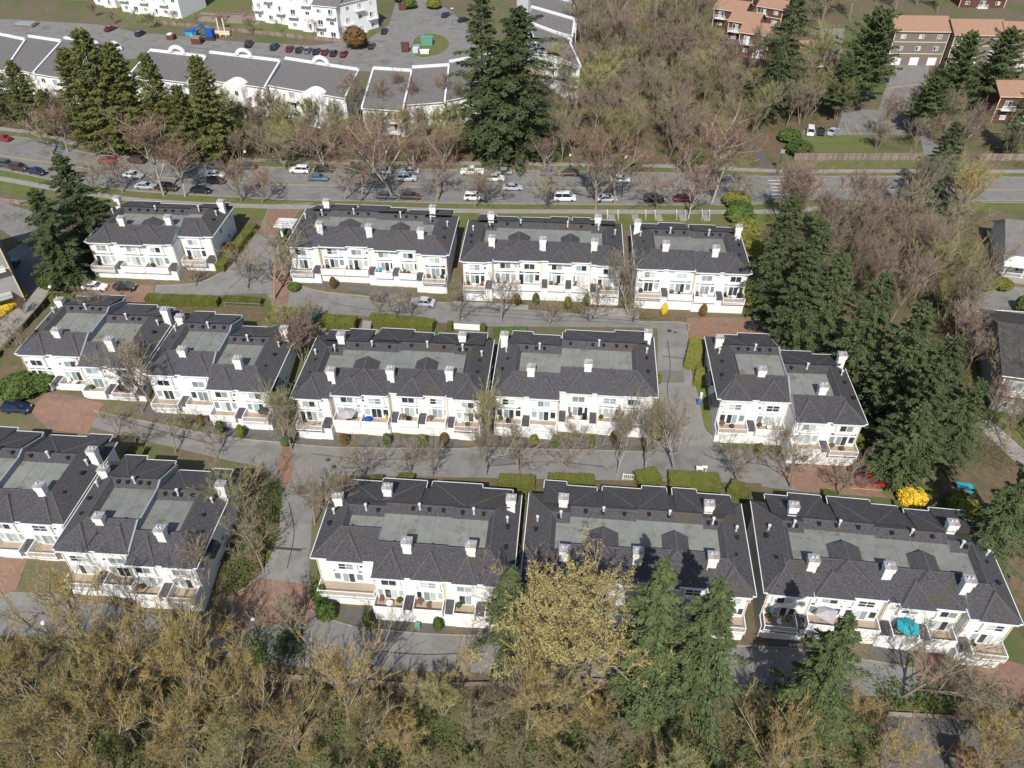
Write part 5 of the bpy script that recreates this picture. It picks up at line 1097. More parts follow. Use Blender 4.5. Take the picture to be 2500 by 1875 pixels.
for x, y, a, b_, m, lab in ((2222, 1226, 3.7, 2.4, M_forsy, 'bright yellow blossoming bush beside the red car parking'), (2338, 1245, 4.0, 2.8, M_golds, 'round yellow-green bush right of the yellow blossoming bush'), (2375, 1262, 2.6, 1.8, M_shrub, 'small green bush right of the round yellow-green one'),
 (135, 700, 5, 3.2, M_shrub, 'large green bush under the left fir'), (55, 958, 6.0, 3.0, M_shrub, 'large green bush above the dark blue car at the left'), (112, 948, 3.6, 2.4, M_shrub, 'green bush beside the left brick court'), (1620, 770, 1.1, 2.6, M_forsy, 'yellow flowering shrub in a pot by the top-row garages'), (1822, 748, 4.0, 4.5, M_golds, 'tall golden shrub at the end wall of the top-right block'), (1830, 640, 5, 3, M_golds, 'golden ground shrub on the bank right of the top row'), (1815, 570, 5, 3, M_golds, 'golden-green shrub above the bank right of the top row'), (1805, 520, 4.5, 2.6, M_shrub, 'green shrub at the top of the bank by the boulevard'),
 *[(x, y, w_, h_, m_, l_) for x, y, w_, h_, m_, l_ in ((245, 560, 4, 3, M_shrub, 'dark shrub mass between the tall fir and the top-left block'), (235, 520, 4, 2.5, M_hedge, 'olive shrub behind the tall left fir'), (660, 840, 3.5, 2.2, M_shrub, 'low green shrub in the thicket above the central block'), (690, 820, 3, 2, M_brnsh, 'russet shrub in the thicket above the central block'), (560, 620, 3, 2.4, M_brnsh, 'reddish shrub at the end wall of the top-left block'), (1520, 700, 2.4, 2, M_brnsh, 'russet shrub at the foot of the gap tree in the top row'), (1140, 690, 2, 1.6, M_brnsh, 'low russet shrub between the second and third top-row blocks'))], *[(1795 + i * 10, 500 + i * 38, 5.5, 2.6, (M_golds, M_shrub)[i % 3 == 1], f'leafy bank shrub descending right of the top row, {ORD[i]} from the top') for i in range(7)], (2083, 1098, 2.2, 3.0, M_golds, 'bright shrub at the corner of the stepped end house'), (1590, 940, 2.6, 3.0, M_golds, 'golden shrub at the corner facing the side street'), (1600, 1070, 3.0, 3.4, M_golds, 'golden shrub in front of the block left of the side street'), (785, 1470, 2.0, 3.6, M_shrub, 'tall green shrub at the corner of the wide balcony'), (800, 1505, 2.4, 2.4, M_shrub, 'green shrub below the wide corner balcony'), (2125, 560, 3, 2, M_shrub, 'green shrub in the boulevard verge right'), (2440, 700, 4, 1.6, M_golds, 'mustard hedge bush in front of the grey-roofed house porch'), (2400, 700, 4, 1.6, M_golds, 'second mustard bush by the grey-roofed house'), (2360, 700, 3, 1.5, M_shrub, 'green bush left of the grey-roofed house porch'), (2490, 760, 2.4, 3.2, M_shrub, 'conical shrub beside the right lane'),
 (870, 118, 6.5, 6, M_brnsh, 'russet round tree beside the parking row'), (700, 1085, 1.6, 1.4, M_shrub, 'low shrub on the kerb by the brick crossing'), (720, 708, 2.2, 1.6, M_shrub, 'low shrub at the corner of the second top-row block'), (1000, 20, 5, 3, M_shrub, 'shrub at the top road entrance'), (1060, 20, 5, 3, M_golds, 'shrub beside the top parking spaces'), (980, 5, 5, 4, M_brnsh, 'russet shrub at the top road'), (1690, 400, 5, 3, M_shrub, 'green shrub clump at the wood edge by the boulevard'), (1530, 402, 4, 2.6, M_shrub, 'green shrub at the wood edge opposite the street lamp'), (1950, 375, 6, 3, M_shrub, 'green shrub mass left of the wooden fence'), (1925, 345, 5, 3, M_shrub, 'green shrub behind the wooden fence corner')):
    bush(x, y, a, b_, m, lab)
for i in range(7): bush(2 + i * 8.5, 770 - i * 7, 2.2, 1.3, M_forsy, f'yellow flowering bush in the kerbed bed at the left, {ORD[i]} from the left', 'yellow bushes in the left bed')

# ------------------------------------------------------------------ vehicles
def car_parts(kind):
    k = ('car', kind)
    if k in CACHE: return CACHE[k]
    L_, Wd, hood, belt, roofz = dict(sedan=(4.7, 1.8, .88, .95, 1.42), suv=(4.6, 1.86, 1.02, 1.08, 1.68), hatch=(4.2, 1.76, .92, .98, 1.48), pickup=(5.6, 1.95, 1.1, 1.15, 1.85), van=(4.9, 1.9, 1.1, 1.15, 1.95))[kind]
    hl, hw = L_ / 2, Wd / 2
    # body: loft of stations (x, top z, half width), front is +x
    st = {'sedan': [(-1, .62, .80), (-.96, .90, .92), (-.72, .95, .98), (.35, .93, 1), (.55, .90, 1), (.86, .78, .95), (.97, .66, .84), (1, .5, .74)],
          'suv': [(-1, .7, .84), (-.97, 1.0, .94), (-.7, 1.06, 1), (.4, 1.06, 1), (.58, 1.03, 1), (.88, .92, .95), (.97, .78, .86), (1, .6, .76)],
          'hatch': [(-1, .7, .84), (-.97, .94, .94), (-.7, .98, 1), (.4, .97, 1), (.6, .93, 1), (.88, .80, .94), (.97, .68, .84), (1, .5, .76)],
          'pickup': [(-1, 1.0, .92), (-.98, 1.08, .98), (-.3, 1.1, 1), (.3, 1.12, 1), (.45, 1.12, 1), (.9, 1.05, .97), (.98, .95, .9), (1, .7, .82)],
          'van': [(-1, .8, .88), (-.97, 1.12, .96), (-.7, 1.14, 1), (.5, 1.12, 1), (.66, 1.05, 1), (.9, .88, .95), (.98, .74, .86), (1, .55, .78)]}[kind]
    b = MB(); rings = []
    for x, z, w in st:
        ww = w * hw; rings.append([(x * hl, -ww * .9, .22), (x * hl, -ww, .38), (x * hl, -ww, z - .16), (x * hl, -ww * .90, z), (x * hl, ww * .90, z), (x * hl, ww, z - .16), (x * hl, ww, .38), (x * hl, ww * .9, .22)])
    for a, c in zip(rings, rings[1:]):
        for i in range(8): j = (i + 1) % 8; b.face([a[j], a[i], c[i], c[j]])
    b.face(rings[0]); b.face(rings[-1][::-1]); body = b.mesh('body')
    cab = {'sedan': (-.72, -.42, .16, .46), 'suv': (-.94, -.80, .20, .50), 'hatch': (-.94, -.72, .20, .52), 'pickup': (-.22, -.14, .22, .42), 'van': (-.95, -.86, .36, .66)}[kind]
    x0, x1, x2, x3 = [c * hl for c in cab]; zb_ = belt - .03; wb, wt = hw * .93, hw * .76
    g = MB(); lo = [(x0, -wb, zb_), (x3, -wb, zb_), (x3, wb, zb_), (x0, wb, zb_)]; hi = [(x1, -wt, roofz - .03), (x2, -wt, roofz - .03), (x2, wt, roofz - .03), (x1, wt, roofz - .03)]
    for i in range(4): j = (i + 1) % 4; g.face([lo[i], lo[j], hi[j], hi[i]])
    glass = g.mesh('window', M_carglass)
    r = MB(); e = .04; top = [(x1 - e, -wt - e, roofz - .04), (x2 + e, -wt - e, roofz - .04), (x2 + e, wt + e, roofz - .04), (x1 - e, wt + e, roofz - .04)]; tp = [(x1 + .1, -wt + .08, roofz + .02), (x2 - .1, -wt + .08, roofz + .02), (x2 - .1, wt - .08, roofz + .02), (x1 + .1, wt - .08, roofz + .02)]
    r.face(tp)
    for i in range(4): j = (i + 1) % 4; r.face([top[i], top[j], tp[j], tp[i]])
    for i in range(4): r.bar(Vector(lo[i]) * 1.0, Vector(hi[i]), .05)
    for s in (-1, 1):
        xm = (x1 + x2) / 2 - .05; r.bar((xm, s * (wb + .0), zb_), (xm, s * (wt + .01), roofz - .03), .045)
    if kind == 'pickup': r.box(-hl * .95, -hl * .26, -hw * .8, hw * .8, 1.105, 1.115)
    roof = r.mesh('roof')
    wh = MB(); rr = .34 if kind in ('suv', 'pickup') else .31
    wh.lathe([(.16, -.10), (rr, -.09), (rr, .09), (.16, .10)], None, 14); ty = wh.mesh('wheel', M_rubber)
    wr = MB(); wr.lathe([(.02, -.085), (.2, -.09), (.2, .105), (.02, .09)], None, 10); rim = wr.mesh('rim', M_rim)
    h = MB(); h.box(-.05, .05, -.17, .17, -.06, .06); lamp = h.mesh('headlight', M_head); tl = MB(); tl.box(-.05, .05, -.15, .15, -.08, .08); tail = tl.mesh('tail_light', M_tail)
    CACHE[k] = (body, glass, roof, ty, rim, lamp, tail, hl, hw, rr, hood); return CACHE[k]
def car(kind, colour, x, y, head, label, group=None):
    body, glass, roof, ty, rim, lamp, tail, hl, hw, rr, hood = car_parts(kind); p = G(x, y) + Vector((0, 0, .05)); q = G(x + head[0], y + head[1]); d = q - p; rz = math.atan2(d.y, d.x); m = MATS['car_paint_' + colour]
    root = empty('parked_car' if group != 'cars driving on the boulevard' else 'car', p, rz, label, 'car', group); root.rotation_euler = (0, -math.atan2(T(p.y + math.sin(rz)) - T(p.y - math.sin(rz)), 2), rz)
    obj('body', body, root, m=m); obj('window', glass, root); obj('roof', roof, root, m=m)
    for sx in (-.62, .64):
        for sy in (-1, 1):
            w = obj('wheel', ty, root, (sx * hl, sy * (hw - .09), rr)); w.rotation_euler = (R(90), 0, 0); obj('rim', rim, w)
    for sy in (-1, 1): obj('headlight', lamp, root, (hl * .965, sy * hw * .66, hood - .22)); obj('tail_light', tail, root, (-hl * .985, sy * hw * .7, hood - .12))
    return root
def along(x, far=True):
    P = BT if far else BBt
    for (xa, ya), (xb, yb) in zip(P, P[1:]):
        if xa <= x <= xb: return (yb - ya) / (xb - xa)
    return 0
gl, gn, gd = 'cars parked along the far kerb of the boulevard', 'cars parked along the near kerb of the boulevard', 'cars driving on the boulevard'
farc = [(8, 343, 'sedan', 'red'), (262, 397, 'sedan', 'red'), (334, 397, 'suv', 'brown'), (440, 402, 'sedan', 'maroon'), (528, 412, 'suv', 'dark_grey'), (604, 412, 'sedan', 'dark_grey'), (733, 421, 'suv', 'white'), (792, 419, 'suv', 'black'), (868, 422, 'sedan', 'dark_grey'), (933, 423, 'sedan', 'silver'), (1001, 423, 'sedan', 'silver'), (1153, 425, 'pickup', 'white'), (1227, 425, 'sedan', 'pale_green'), (1339, 427, 'hatch', 'blue'), (1389, 428, 'sedan', 'brown')]
for i, (x, y, k, c) in enumerate(farc): car(k, c, x, y, (-20, -20 * along(x)), f'{c.replace("_", " ")} {k} parked on the far kerb of the boulevard, {ORD[i]} from the left', gl)
nearc = [(19, 407, 'suv', 'dark_grey'), (93, 424, 'sedan', 'navy'), (357, 460, 'sedan', 'silver'), (412, 464, 'suv', 'brown'), (492, 470, 'sedan', 'black'), (944, 484, 'sedan', 'dark_grey'), (1003, 485, 'sedan', 'brown'), (1158, 487, 'suv', 'white'), (1379, 489, 'van', 'white'), (1480, 491, 'sedan', 'silver'), (1596, 491, 'suv', 'black'), (1668, 491, 'sedan', 'maroon')]
for i, (x, y, k, c) in enumerate(nearc): car(k, c, x, y, (20, 20 * along(x, False)), f'{c.replace("_", " ")} {k} parked on the near kerb of the boulevard, {ORD[i]} from the left', gn)
drv = [(327, 433, 'sedan', 'white'), (526, 432, 'sedan', 'white'), (530, 447, 'hatch', 'black'), (778, 440, 'sedan', 'slate'), (994, 441, 'suv', 'silver'), (1208, 441, 'suv', 'white'), (1252, 463, 'sedan', 'silver'), (1514, 444, 'sedan', 'white'), (2238, 443, 'sedan', 'black'), (50, 415, 'suv', 'brown')]
for i, (x, y, k, c) in enumerate(sorted(drv)): car(k, c, x, y, (20 if y < 455 else 20, 20 * along(x)), f'{c.replace("_", " ")} {k} in a traffic lane of the boulevard, {ORD[i]} from the left', gd)
lot = [(708, 123, 'maroon'), (731, 125, 'black'), (752, 127, 'slate'), (773, 129, 'navy'), (794, 131, 'maroon'), (815, 134, 'black'), (840, 136, 'maroon')]
for i, (x, y, c) in enumerate(lot): car('sedan', c, x, y, (10, -16), f'{c} sedan in the tight row of the upper parking lot, {ORD[i]} from the left', 'cars in the upper parking lot row')
for x, y, k, c, hd, lab in ((271, 74, 'sedan', 'maroon', (20, -9), 'maroon sedan on the estate road at the upper left'), (344, 86, 'hatch', 'navy', (18, -10), 'navy hatchback just right of the maroon sedan on the upper-left road'), (609, 112, 'suv', 'black', (12, -16), 'black car parked alone left of the tight row, farther one'), (672, 119, 'suv', 'navy', (14, -14), 'navy car parked just left of the tight row'), (285, 120, 'van', 'white', (16, 8), 'white van half hidden behind the cedar tops'),
    (939, 80, 'sedan', 'black', (10, -16), 'black sedan beside the end of the top apartment block'), (908, 116, 'sedan', 'black', (12, -18), 'black sedan beside the russet round tree'), (1090, 40, 'sedan', 'navy', (16, -9), 'navy sedan at the top parking spaces, left one'), (1132, 52, 'sedan', 'black', (18, -6), 'dark sedan at the top parking spaces, right one'),
    (1977, 325, 'van', 'white', (0, -16), 'white van parked under trees in the parking court'), (2003, 325, 'sedan', 'black', (0, -16), 'black car between the white van and silver car'), (2032, 326, 'sedan', 'silver', (14, -12), 'silver car at the left end of the parking court lines'),
    (234, 706, 'sedan', 'white', (20, 1), 'white sedan on brick paving under the top-left townhouses'), (307, 706, 'hatch', 'black', (20, 1), 'black hatchback in front of the white sedan on the brick court'), (935, 733, 'sedan', 'dark_grey', (20, 3), 'dark grey sedan under a bare tree on the upper street'), (1033, 744, 'sedan', 'silver', (-20, -2), 'silver sedan parked on the upper street'),
    (1850, 805, 'sedan', 'black', (20, 4), 'black sedan in fir shade at the right brick court'), (45, 1003, 'suv', 'navy', (20, 1), 'dark blue car beside the left brick court'), (2126, 1182, 'sedan', 'red', (20, 1), 'red sedan parked on the brick court beside the yellow bush'), (2108, 1158, 'sedan', 'brown', (20, 1), 'dark red car behind the red sedan'), (30, 655, 'sedan', 'dark_grey', (10, -14), 'dark car in the garage bay of the left grey townhouse')):
    car(k, c, x, y, hd, lab, None)
# motorcycle on the boulevard verge
def motorcycle(x, y):
    p = G(x, y) + Vector((0, 0, .05)); r = empty('motorcycle', p, .2, 'black motorcycle on the verge right of the crosswalk', 'motorcycle')
    for dx in (-.7, .7):
        w = MB(); w.lathe([(.2, -.06), (.32, -.06), (.32, .06), (.2, .06)], None, 12); o = obj('wheel', w.mesh('wheel', M_rubber), r, (dx, 0, .32)); o.rotation_euler = (R(90), 0, 0)
    b = MB(); b.box(-.3, .35, -.14, .14, .35, .7); b.box(-.75, .0, -.13, .13, .72, .82); b.lathe([(.1, .62), (.2, .75), (.18, .92), (.03, .96)], None, 8, (.25, 0, 0)); obj('body', b.mesh('body', M_black), r)
    h = MB(); h.bar((.7, 0, .32), (.45, 0, 1.0), .04); h.bar((.45, -.35, 1.05), (.45, .35, 1.05), .025); obj('handlebar', h.mesh('handlebar', M_galv), r)
motorcycle(2097, 512)

# ------------------------------------------------------------------ street furniture
def lamp(x, y, top, label, pole=None, arm=0, globe=True):
    p = G(x, y); h = top_h(p, top); r = empty('street_lamp', p, 0, label, 'street lamp', 'street lamps')
    b = MB(); b.lathe([(.16, 0), (.16, .25), (.09, .3), (.06, h - .2)], None, 8); obj('pole', b.mesh('pole', pole or M_lampg), r)
    g = MB()
    if arm:
        a = MB(); a.bar((0, 0, h - .3), (arm, 0, h), .05); obj('arm', a.mesh('arm', pole or M_lampg), r); g.box(arm - .45, arm + .35, -.22, .22, h - .12, h + .06)
    else: g.lathe([(.08, h - .2), (.24, h - .05), (.30, h + .15), (.22, h + .36), (.05, h + .44)], None, 10)
    obj('lamp_head', g.mesh('lamp_head', M_globe), r)
lamp(310, 374, 300, 'tall grey street lamp with a long arm beside the cedars', M_galv, -2.2)
lamp(1518, 482, 386, 'dark green street lamp with a white globe on the near boulevard kerb')
lamp(1527, 418, 383, 'street lamp with a white globe on the far kerb behind the green one', M_lampg)
lamp(948, 420, 412 - 40, 'white-globed lamp behind parked cars, left on the boulevard'); lamp(1390, 424, 400 - 20, 'white-globed lamp beside the brown parked sedan')
lamp(605, 402, 372, 'white-globed lamp on the far kerb left of the white car')
lamp(142, 745, 702, 'white-headed lamp at the top of the left hedge strip'); lamp(630, 1545, 1528 - 14, 'white-globed lamp in shade at the foot of the side street')
lamp(133, 1560, 1522, 'white-globed lamp among the bare trees at the lower left'); lamp(1100, 60, 20, 'dark lamp post at the turning circle', M_galv, .8)
def post(x, y, h, label, m=M_gut, name='bollard', cat='post', r=.09, group=None):
    b = MB(); b.lathe([(r, -.2), (r, h - .05), (r * .5, h)], None, 8); o = obj(name, b.mesh(name, m), None, G(x, y)); return tag(o, label, cat, group)
post(1710, 975, 1.5, 'white marker post on the lawn by the side street, upper one', r=.25); post(1738, 1028, 1.0, 'short white post on the lawn by the side street, middle one'); post(1742, 1046, 1.0, 'short white post on the lawn by the side street, lower one')
for i, (x, y) in enumerate(((2183, 1130), (2178, 1152), (2190, 1180))): post(x, y, 2.0, f'slanting white post under the firs by the brick court, {ORD[i]} from the top', r=.07)
for i, (x, y) in enumerate(((845, 1668), (971, 1680), (1640, 1672), (1834, 1676))): post(x, y, 2.2, f'pale wooden stake along the bottom street edge, {ORD[i]} from the left', M_barkw, 'stake', r=.07)
# signal pole and sign by the footpath
p = G(1898, 424); r = empty('signal_pole', p, 0, 'dark pole with a small sign box at the crosswalk', 'pole'); h = top_h(p, 372)
b = MB(); b.lathe([(.12, 0), (.08, h)], None, 8); obj('pole', b.mesh('pole', M_barkd), r); b = MB(); b.box(-.5, .5, -.12, .12, h - .2, h + .7); obj('sign_box', b.mesh('sign_box', M_galv), r)
# white estate sign boards beside the entrance hedge
def signboard(x, y, label, w=1.5, h=1.1):
    r = empty('sign_board', G(x, y), R(-6), label, 'sign'); b = MB(); b.box(-w / 2, w / 2, -.05, .05, .9, .9 + h); obj('board', b.mesh('board', M_trim), r)
    for s in (-1, 1): b = MB(); b.box(s * w * .4 - .05, s * w * .4 + .05, -.04, .04, 0, .9); obj('leg', b.mesh('leg', M_trim), r)
    b = MB(); b.box(-w / 2 - .1, w / 2 + .1, -.16, .16, .9 + h, .96 + h); obj('canopy', b.mesh('canopy', M_trim), r)
signboard(1706, 1156, 'white roofed notice board on the middle street kerb', 1.0, .5); signboard(1718, 1152, 'small low white plate beside the notice board', .7, .25)
# blue and green bins, boxes
def binbox(x, y, w, d, h, m, label, name='utility_box', cat='utility box', lidm=None, rz=0):
    r = empty(name, G(x, y), rz, label, cat); b = MB(); b.face([(-w / 2, -d / 2, 0), (w / 2, -d / 2, 0), (w / 2 * 1.08, -d / 2 * 1.08, h), (-w / 2 * 1.08, -d / 2 * 1.08, h)]); b.face([(w / 2, -d / 2, 0), (w / 2, d / 2, 0), (w / 2 * 1.08, d / 2 * 1.08, h), (w / 2 * 1.08, -d / 2 * 1.08, h)]); b.face([(-w / 2, d / 2, 0), (-w / 2, -d / 2, 0), (-w / 2 * 1.08, -d / 2 * 1.08, h), (-w / 2 * 1.08, d / 2 * 1.08, h)]); b.face([(w / 2, d / 2, 0), (-w / 2, d / 2, 0), (-w / 2 * 1.08, d / 2 * 1.08, h), (w / 2 * 1.08, d / 2 * 1.08, h)])
    obj('body', b.mesh('body', m), r); l = MB(); l.box(-w / 2 * 1.14, w / 2 * 1.14, -d / 2 * 1.14, d / 2 * 1.14, h, h + .08); obj('lid', l.mesh('lid', lidm or m), r)
binbox(1705, 986, .6, .6, .8, M_blue, 'blue recycling bin beside the white marker post', 'recycling_bin', 'bin')
binbox(770, 775, 1.3, .8, .9, M_green, 'green utility box right of the square hedge'); binbox(1020, 1533, .6, .6, .7, M_green, 'green bin by the bottom street hedge', 'garden_bin', 'bin'); binbox(1043, 108, 3.4, 2.6, 2.2, M_green, 'large green transformer box on the grass island'); binbox(1018, 124, 2.0, 1.8, 1.6, M_galv, 'grey machine box at the lower edge of the grass island'); binbox(1037, 130, 2.6, 1.2, 1.0, M_trim, 'white container beside the grey box on the grass island')
binbox(1015, 128, 1.6, 1.5, 1.3, M_flue, 'pale box behind the grey machine box on the island'); binbox(990, 126, 2.2, 1.6, 2.6, M_redwall, 'stack of dark red crates left of the grass island', 'crate_stack', 'crates'); binbox(984, 24, 2.6, 1.6, 2.0, M_redwall, 'dark red skip at the top road', 'skip', 'skip')
# building-site clutter in the upper lot
def site(x, y, parts, label, name, cat):
    r = empty(name, G(x, y), R(-8), label, cat)
    for nm, m, bx in parts:
        b = MB(); [b.box(*q) if len(q) == 6 else b.bar(*q) for q in bx]; obj(nm, b.mesh(nm, m), r)
site(515, 96, [('arm', M_blue, [((0, 0, 1.5), (-2.2, 0, 4.4), .35), ((-2.2, 0, 4.4), (-5.2, 0, 3.0), .3), ((-5.2, 0, 3.0), (-6.0, 0, 1.2), .22)]), ('cab', M_blue, [(-.8, 1.4, -1.2, 1.0, 1.0, 3.2)]), ('track', M_barkd, [(-2, 2, -1.5, -.9, 0, .9), (-2, 2, .9, 1.5, 0, .9)]), ('bucket', M_galv, [(-6.6, -5.6, -.6, .6, .5, 1.4)])], 'blue excavator with a raised arm in the upper-left lot', 'excavator', 'excavator')
site(470, 86, [('sheet', M_blue, [(-2.2, 2.2, -1.0, 1.0, 1.2, 1.5)]), ('load', M_teal, [(-1.8, 1.8, -1.1, 1.1, 0, 1.2)])], 'blue-sheeted pile left of the excavator', 'covered_pile', 'pile')
site(483, 106, [('body', M_redwall, [(-1.6, 1.6, -1.1, 1.1, 0, 1.6)]), ('load', M_wood, [(-1.3, 1.3, -.9, .9, 1.6, 2.2)])], 'red skip full of timber below the blue excavator', 'skip', 'skip')
site(420, 96, [('body', M_redwall, [(-1.2, 1.2, -1.0, 1.0, 0, 1.5)]), ('lid', M_trim, [(-1.0, .4, -.8, .8, 1.5, 1.8)])], 'small red container left of the excavator', 'container', 'container')
site(545, 88, [('post', M_cont, [(-1.2, -.8, -.2, .2, 0, 5.5), (.8, 1.2, -.2, .2, 0, 5.5)]), ('board', M_cont, [(-2.5, 2.5, -.3, .3, .4, 1.6)])], 'cream timber frame with two posts right of the excavator', 'timber_frame', 'frame')
site(65, 62, [('sheet', M_galv, [(-3, 3, -1.6, 1.6, .5, .9)]), ('pile', M_wood, [(-3.4, 3.6, -2, 2, 0, .5)])], 'heap of grey sheeting and timber at the upper-left lot', 'material_heap', 'heap')
for i in range(3): site(520 + i * 42, 44 - i * 4, [('sleeper', M_wood, [(-5, 5, -.2, .2, 0, .5), (-5, 5, 1.8, 2.2, 0, .5), (-5.2, -4.8, -.2, 2.2, 0, .5), (4.8, 5.2, -.2, 2.2, 0, .5)]), ('soil', M_litter, [(-4.8, 4.8, .2, 1.8, 0, .35)])], f'long timber-edged garden bed on the slope, {ORD[i]} from the left', 'raised_bed', 'garden bed')
# wooden fences with individual boards
def fence(a, b, h, label, board=.34, gap=.02, m=M_wood, name='wooden_fence', n_max=290, rails=True, cat='fence', t=.03):
    A_, B_ = G(*a), G(*b); L_ = math.hypot(B_.x - A_.x, B_.y - A_.y); rz = math.atan2(B_.y - A_.y, B_.x - A_.x); r = empty(name, A_, rz, label, cat); sl = (B_.z - A_.z) / L_; n = min(n_max, int(L_ / (board + gap))); st = L_ / n
    bm_ = MB(); bm_.box(0, st - gap, -t, t, .05, h); me = bm_.mesh('board', m)
    for i in range(n): obj('board', me, r, (i * st, 0, i * st * sl + R_.uniform(-.03, .03)))
    k = int(L_ / 2.6) + 1; pm_ = MB(); pm_.box(-.07, .07, t, t + .14, -.3, h + .08); pe = pm_.mesh('post', m)
    for i in range(k): obj('post', pe, r, (i * L_ / max(k - 1, 1), .002, i * L_ / max(k - 1, 1) * sl))
    if rails:
        q = MB()
        for z in (.35, h - .3): i0 = 0; q.face([(0, -t - .03, z), (L_, -t - .03, z + L_ * sl), (L_, -t - .03, z + .09 + L_ * sl), (0, -t - .03, z + .09)]); q.face([(0, -t - .03, z + .09), (L_, -t - .03, z + .09 + L_ * sl), (L_, -t, z + .09 + L_ * sl), (0, -t, z + .09)])
        obj('rail', q.mesh('rail', m), r)
fence((1938, 392), (2248, 392), 1.9, 'weathered board fence between the lawn and the boulevard')
fence((2390, 392), (2600, 394), 1.8, 'board fence at the right edge below the red house'); fence((1672, 404), (1710, 402), 1.8, 'short wooden fence panel in front of the dense wood')
fence((128, 735), (-40, 935), 1.6, 'dark board fence beside the left lane', .5, m=M_barkd)
fence((-120, 480), (95, 505), 1.2, 'low board fence above the upper left lane', .5, m=M_wood); fence((380, 58), (900, 112), 1.3, 'long brown fence on the slope above the parking row', .9, m=M_wood); fence((2275, 1155), (2310, 1195), 1.5, 'short wooden fence right of the yellow bush', .3)
# bottom retaining wall behind the street
def wall_line(pts, h, th, m, label, name='retaining_wall', seg=2.4, cat='wall', dz=0):
    P = [G(*q) for q in pts]; r = empty(name, P[0], 0, label, cat); O = P[0]
    for a, c in zip(P, P[1:]):
        L_ = math.hypot(c.x - a.x, c.y - a.y); n = max(1, int(L_ / seg)); rz = math.atan2(c.y - a.y, c.x - a.x)
        b = MB(); b.box(0, L_ / n - .03, -th / 2, th / 2, -.6, h); me = b.mesh('wall_section', m)
        for i in range(n): q = a.lerp(c, i / n); obj('wall_section', me, r, (q.x - O.x, q.y - O.y, q.z - O.z + dz), rz)
wall_line([(640, 1652), (790, 1660), (1000, 1676), (1250, 1672), (1443, 1664), (1673, 1684), (1960, 1706), (2000, 1708)], .55, .35, M_wood, 'long low timber retaining wall between bottom street and wood')
wall_line([(2165, 1745), (2400, 1758), (2600, 1765)], .5, .3, M_wood, 'low timber kerb wall along the play court'); wall_line([(797, 822), (875, 826)], .9, .3, M_greyw, 'pale retaining wall below the tall square hedge'); wall_line([(905, 812), (1000, 818)], .7, .3, M_wood, 'timber terrace wall right of the upper steps')
wall_line([(1108, 802), (1172, 806)], 1.1, .25, M_trim, 'white garden wall between the two small hedge blocks', 'garden_wall'); wall_line([(2312, 870), (2380, 872)], .7, .3, M_wood, 'timber terrace wall below the white picket fence')
# steps
def steps(x, y, n, w, run, rise, rz, label, m=M_conc):
    r = empty('garden_steps', G(x, y), rz, label, 'steps')
    for i in range(n):
        b = MB(); b.box(-w / 2, w / 2, i * run, (i + 1) * run, -1.2, (i + 1) * rise); obj('step', b.mesh('step', m), r)
steps(888, 830, 9, 1.6, .42, .17, R(-5), 'timber-edged steps climbing between two clipped hedges'); steps(783, 826, 8, 1.5, .42, .17, R(-5), 'narrow steps left of the tall square hedge')
steps(1585, 1172, 4, 2.0, .4, .12, R(-5), 'entrance steps between the wedge hedge and broad flat hedge')
# white railings behind the entry hedge and picket fences
def railing_line(pts, h, label, name='railing_fence', m=M_trim, cat='railing'):
    P = [G(*q) for q in pts]; r = empty(name, P[0], 0, label, cat); O = P[0]
    for a, c in zip(P, P[1:]):
        d = c - a; b = MB(); L_ = d.length; n = max(2, int(L_ / .3))
        b.bar(a - O + Vector((0, 0, h)), c - O + Vector((0, 0, h)), .06); b.bar(a - O + Vector((0, 0, .15)), c - O + Vector((0, 0, .15)), .04)
        for i in range(n + 1): q = a.lerp(c, i / n) - O; b.box(q.x - .03, q.x + .03, q.y - .03, q.y + .03, q.z + .1, q.z + h)
        obj('fence_panel', b.mesh('fence_panel', m), r)
        b = MB(); b.box(-.07, .07, -.07, .07, -.1, h + .15); obj('post', b.mesh('post', m), r, a - O)
railing_line([(2530, 778), (2440, 772), (2418, 772), (2357, 776), (2352, 795), (2370, 818), (2372, 830), (2390, 850)], 1.3, 'white picket fence zigzagging round the terrace above the dark roof')
railing_line([(2308, 828), (2318, 842), (2370, 842), (2392, 858)], 1.2, 'lower white picket fence stepping down to the dark-roofed house')
railing_line([(1520, 1170), (1546, 1172)], 1.1, 'short white railing left of the wedge-shaped hedge'); railing_line([(550, 748), (640, 752)], .9, 'weathered timber rail below the low hedge by the entry road', m=M_wood)
for i, x in enumerate((1482, 1508, 1575, 1598, 1650, 1672, 1712, 1730)): railing_line([(x, 524), (x + 1, 538)], 1.0, f'short white handrail on a back path of the top-right block, {ORD[i]} from the left')
for i in range(5): steps(1495 + i * 58, 540, 2, 1.4, 1.4, .06, 0, f'concrete back path step behind the top-right blocks, {ORD[i]} from the left')
# entrance pergola
p = G(708, 596); r = empty('entrance_pergola', p + Vector((0, 0, 0)), R(-5), 'white slatted pergola roof at the corner of the entry road', 'pergola'); hh = top_h(p, 545)
b = MB(); b.box(-1.9, 1.9, -1.6, -1.4, hh - .2, hh); b.box(-1.9, 1.9, 1.4, 1.6, hh - .2, hh); obj('beam', b.mesh('beam', M_trim), r)
sl = MB(); sl.box(-.06, .06, -1.9, 1.9, hh, hh + .1); sm = sl.mesh('slat', M_trim)
for i in range(14): obj('slat', sm, r, (-1.85 + i * .285, 0, 0))
sl = MB(); sl.box(-1.95, 1.95, -.05, .05, hh + .1, hh + .16); sm = sl.mesh('cross_slat', M_trim)
for i in range(5): obj('cross_slat', sm, r, (0, -1.6 + i * .8, 0))
for x in (-1.2, 1.2): b = MB(); b.box(x - .2, x + .2, -.2, .2, -.5, hh - .2); obj('column', b.mesh('column', M_white), r)

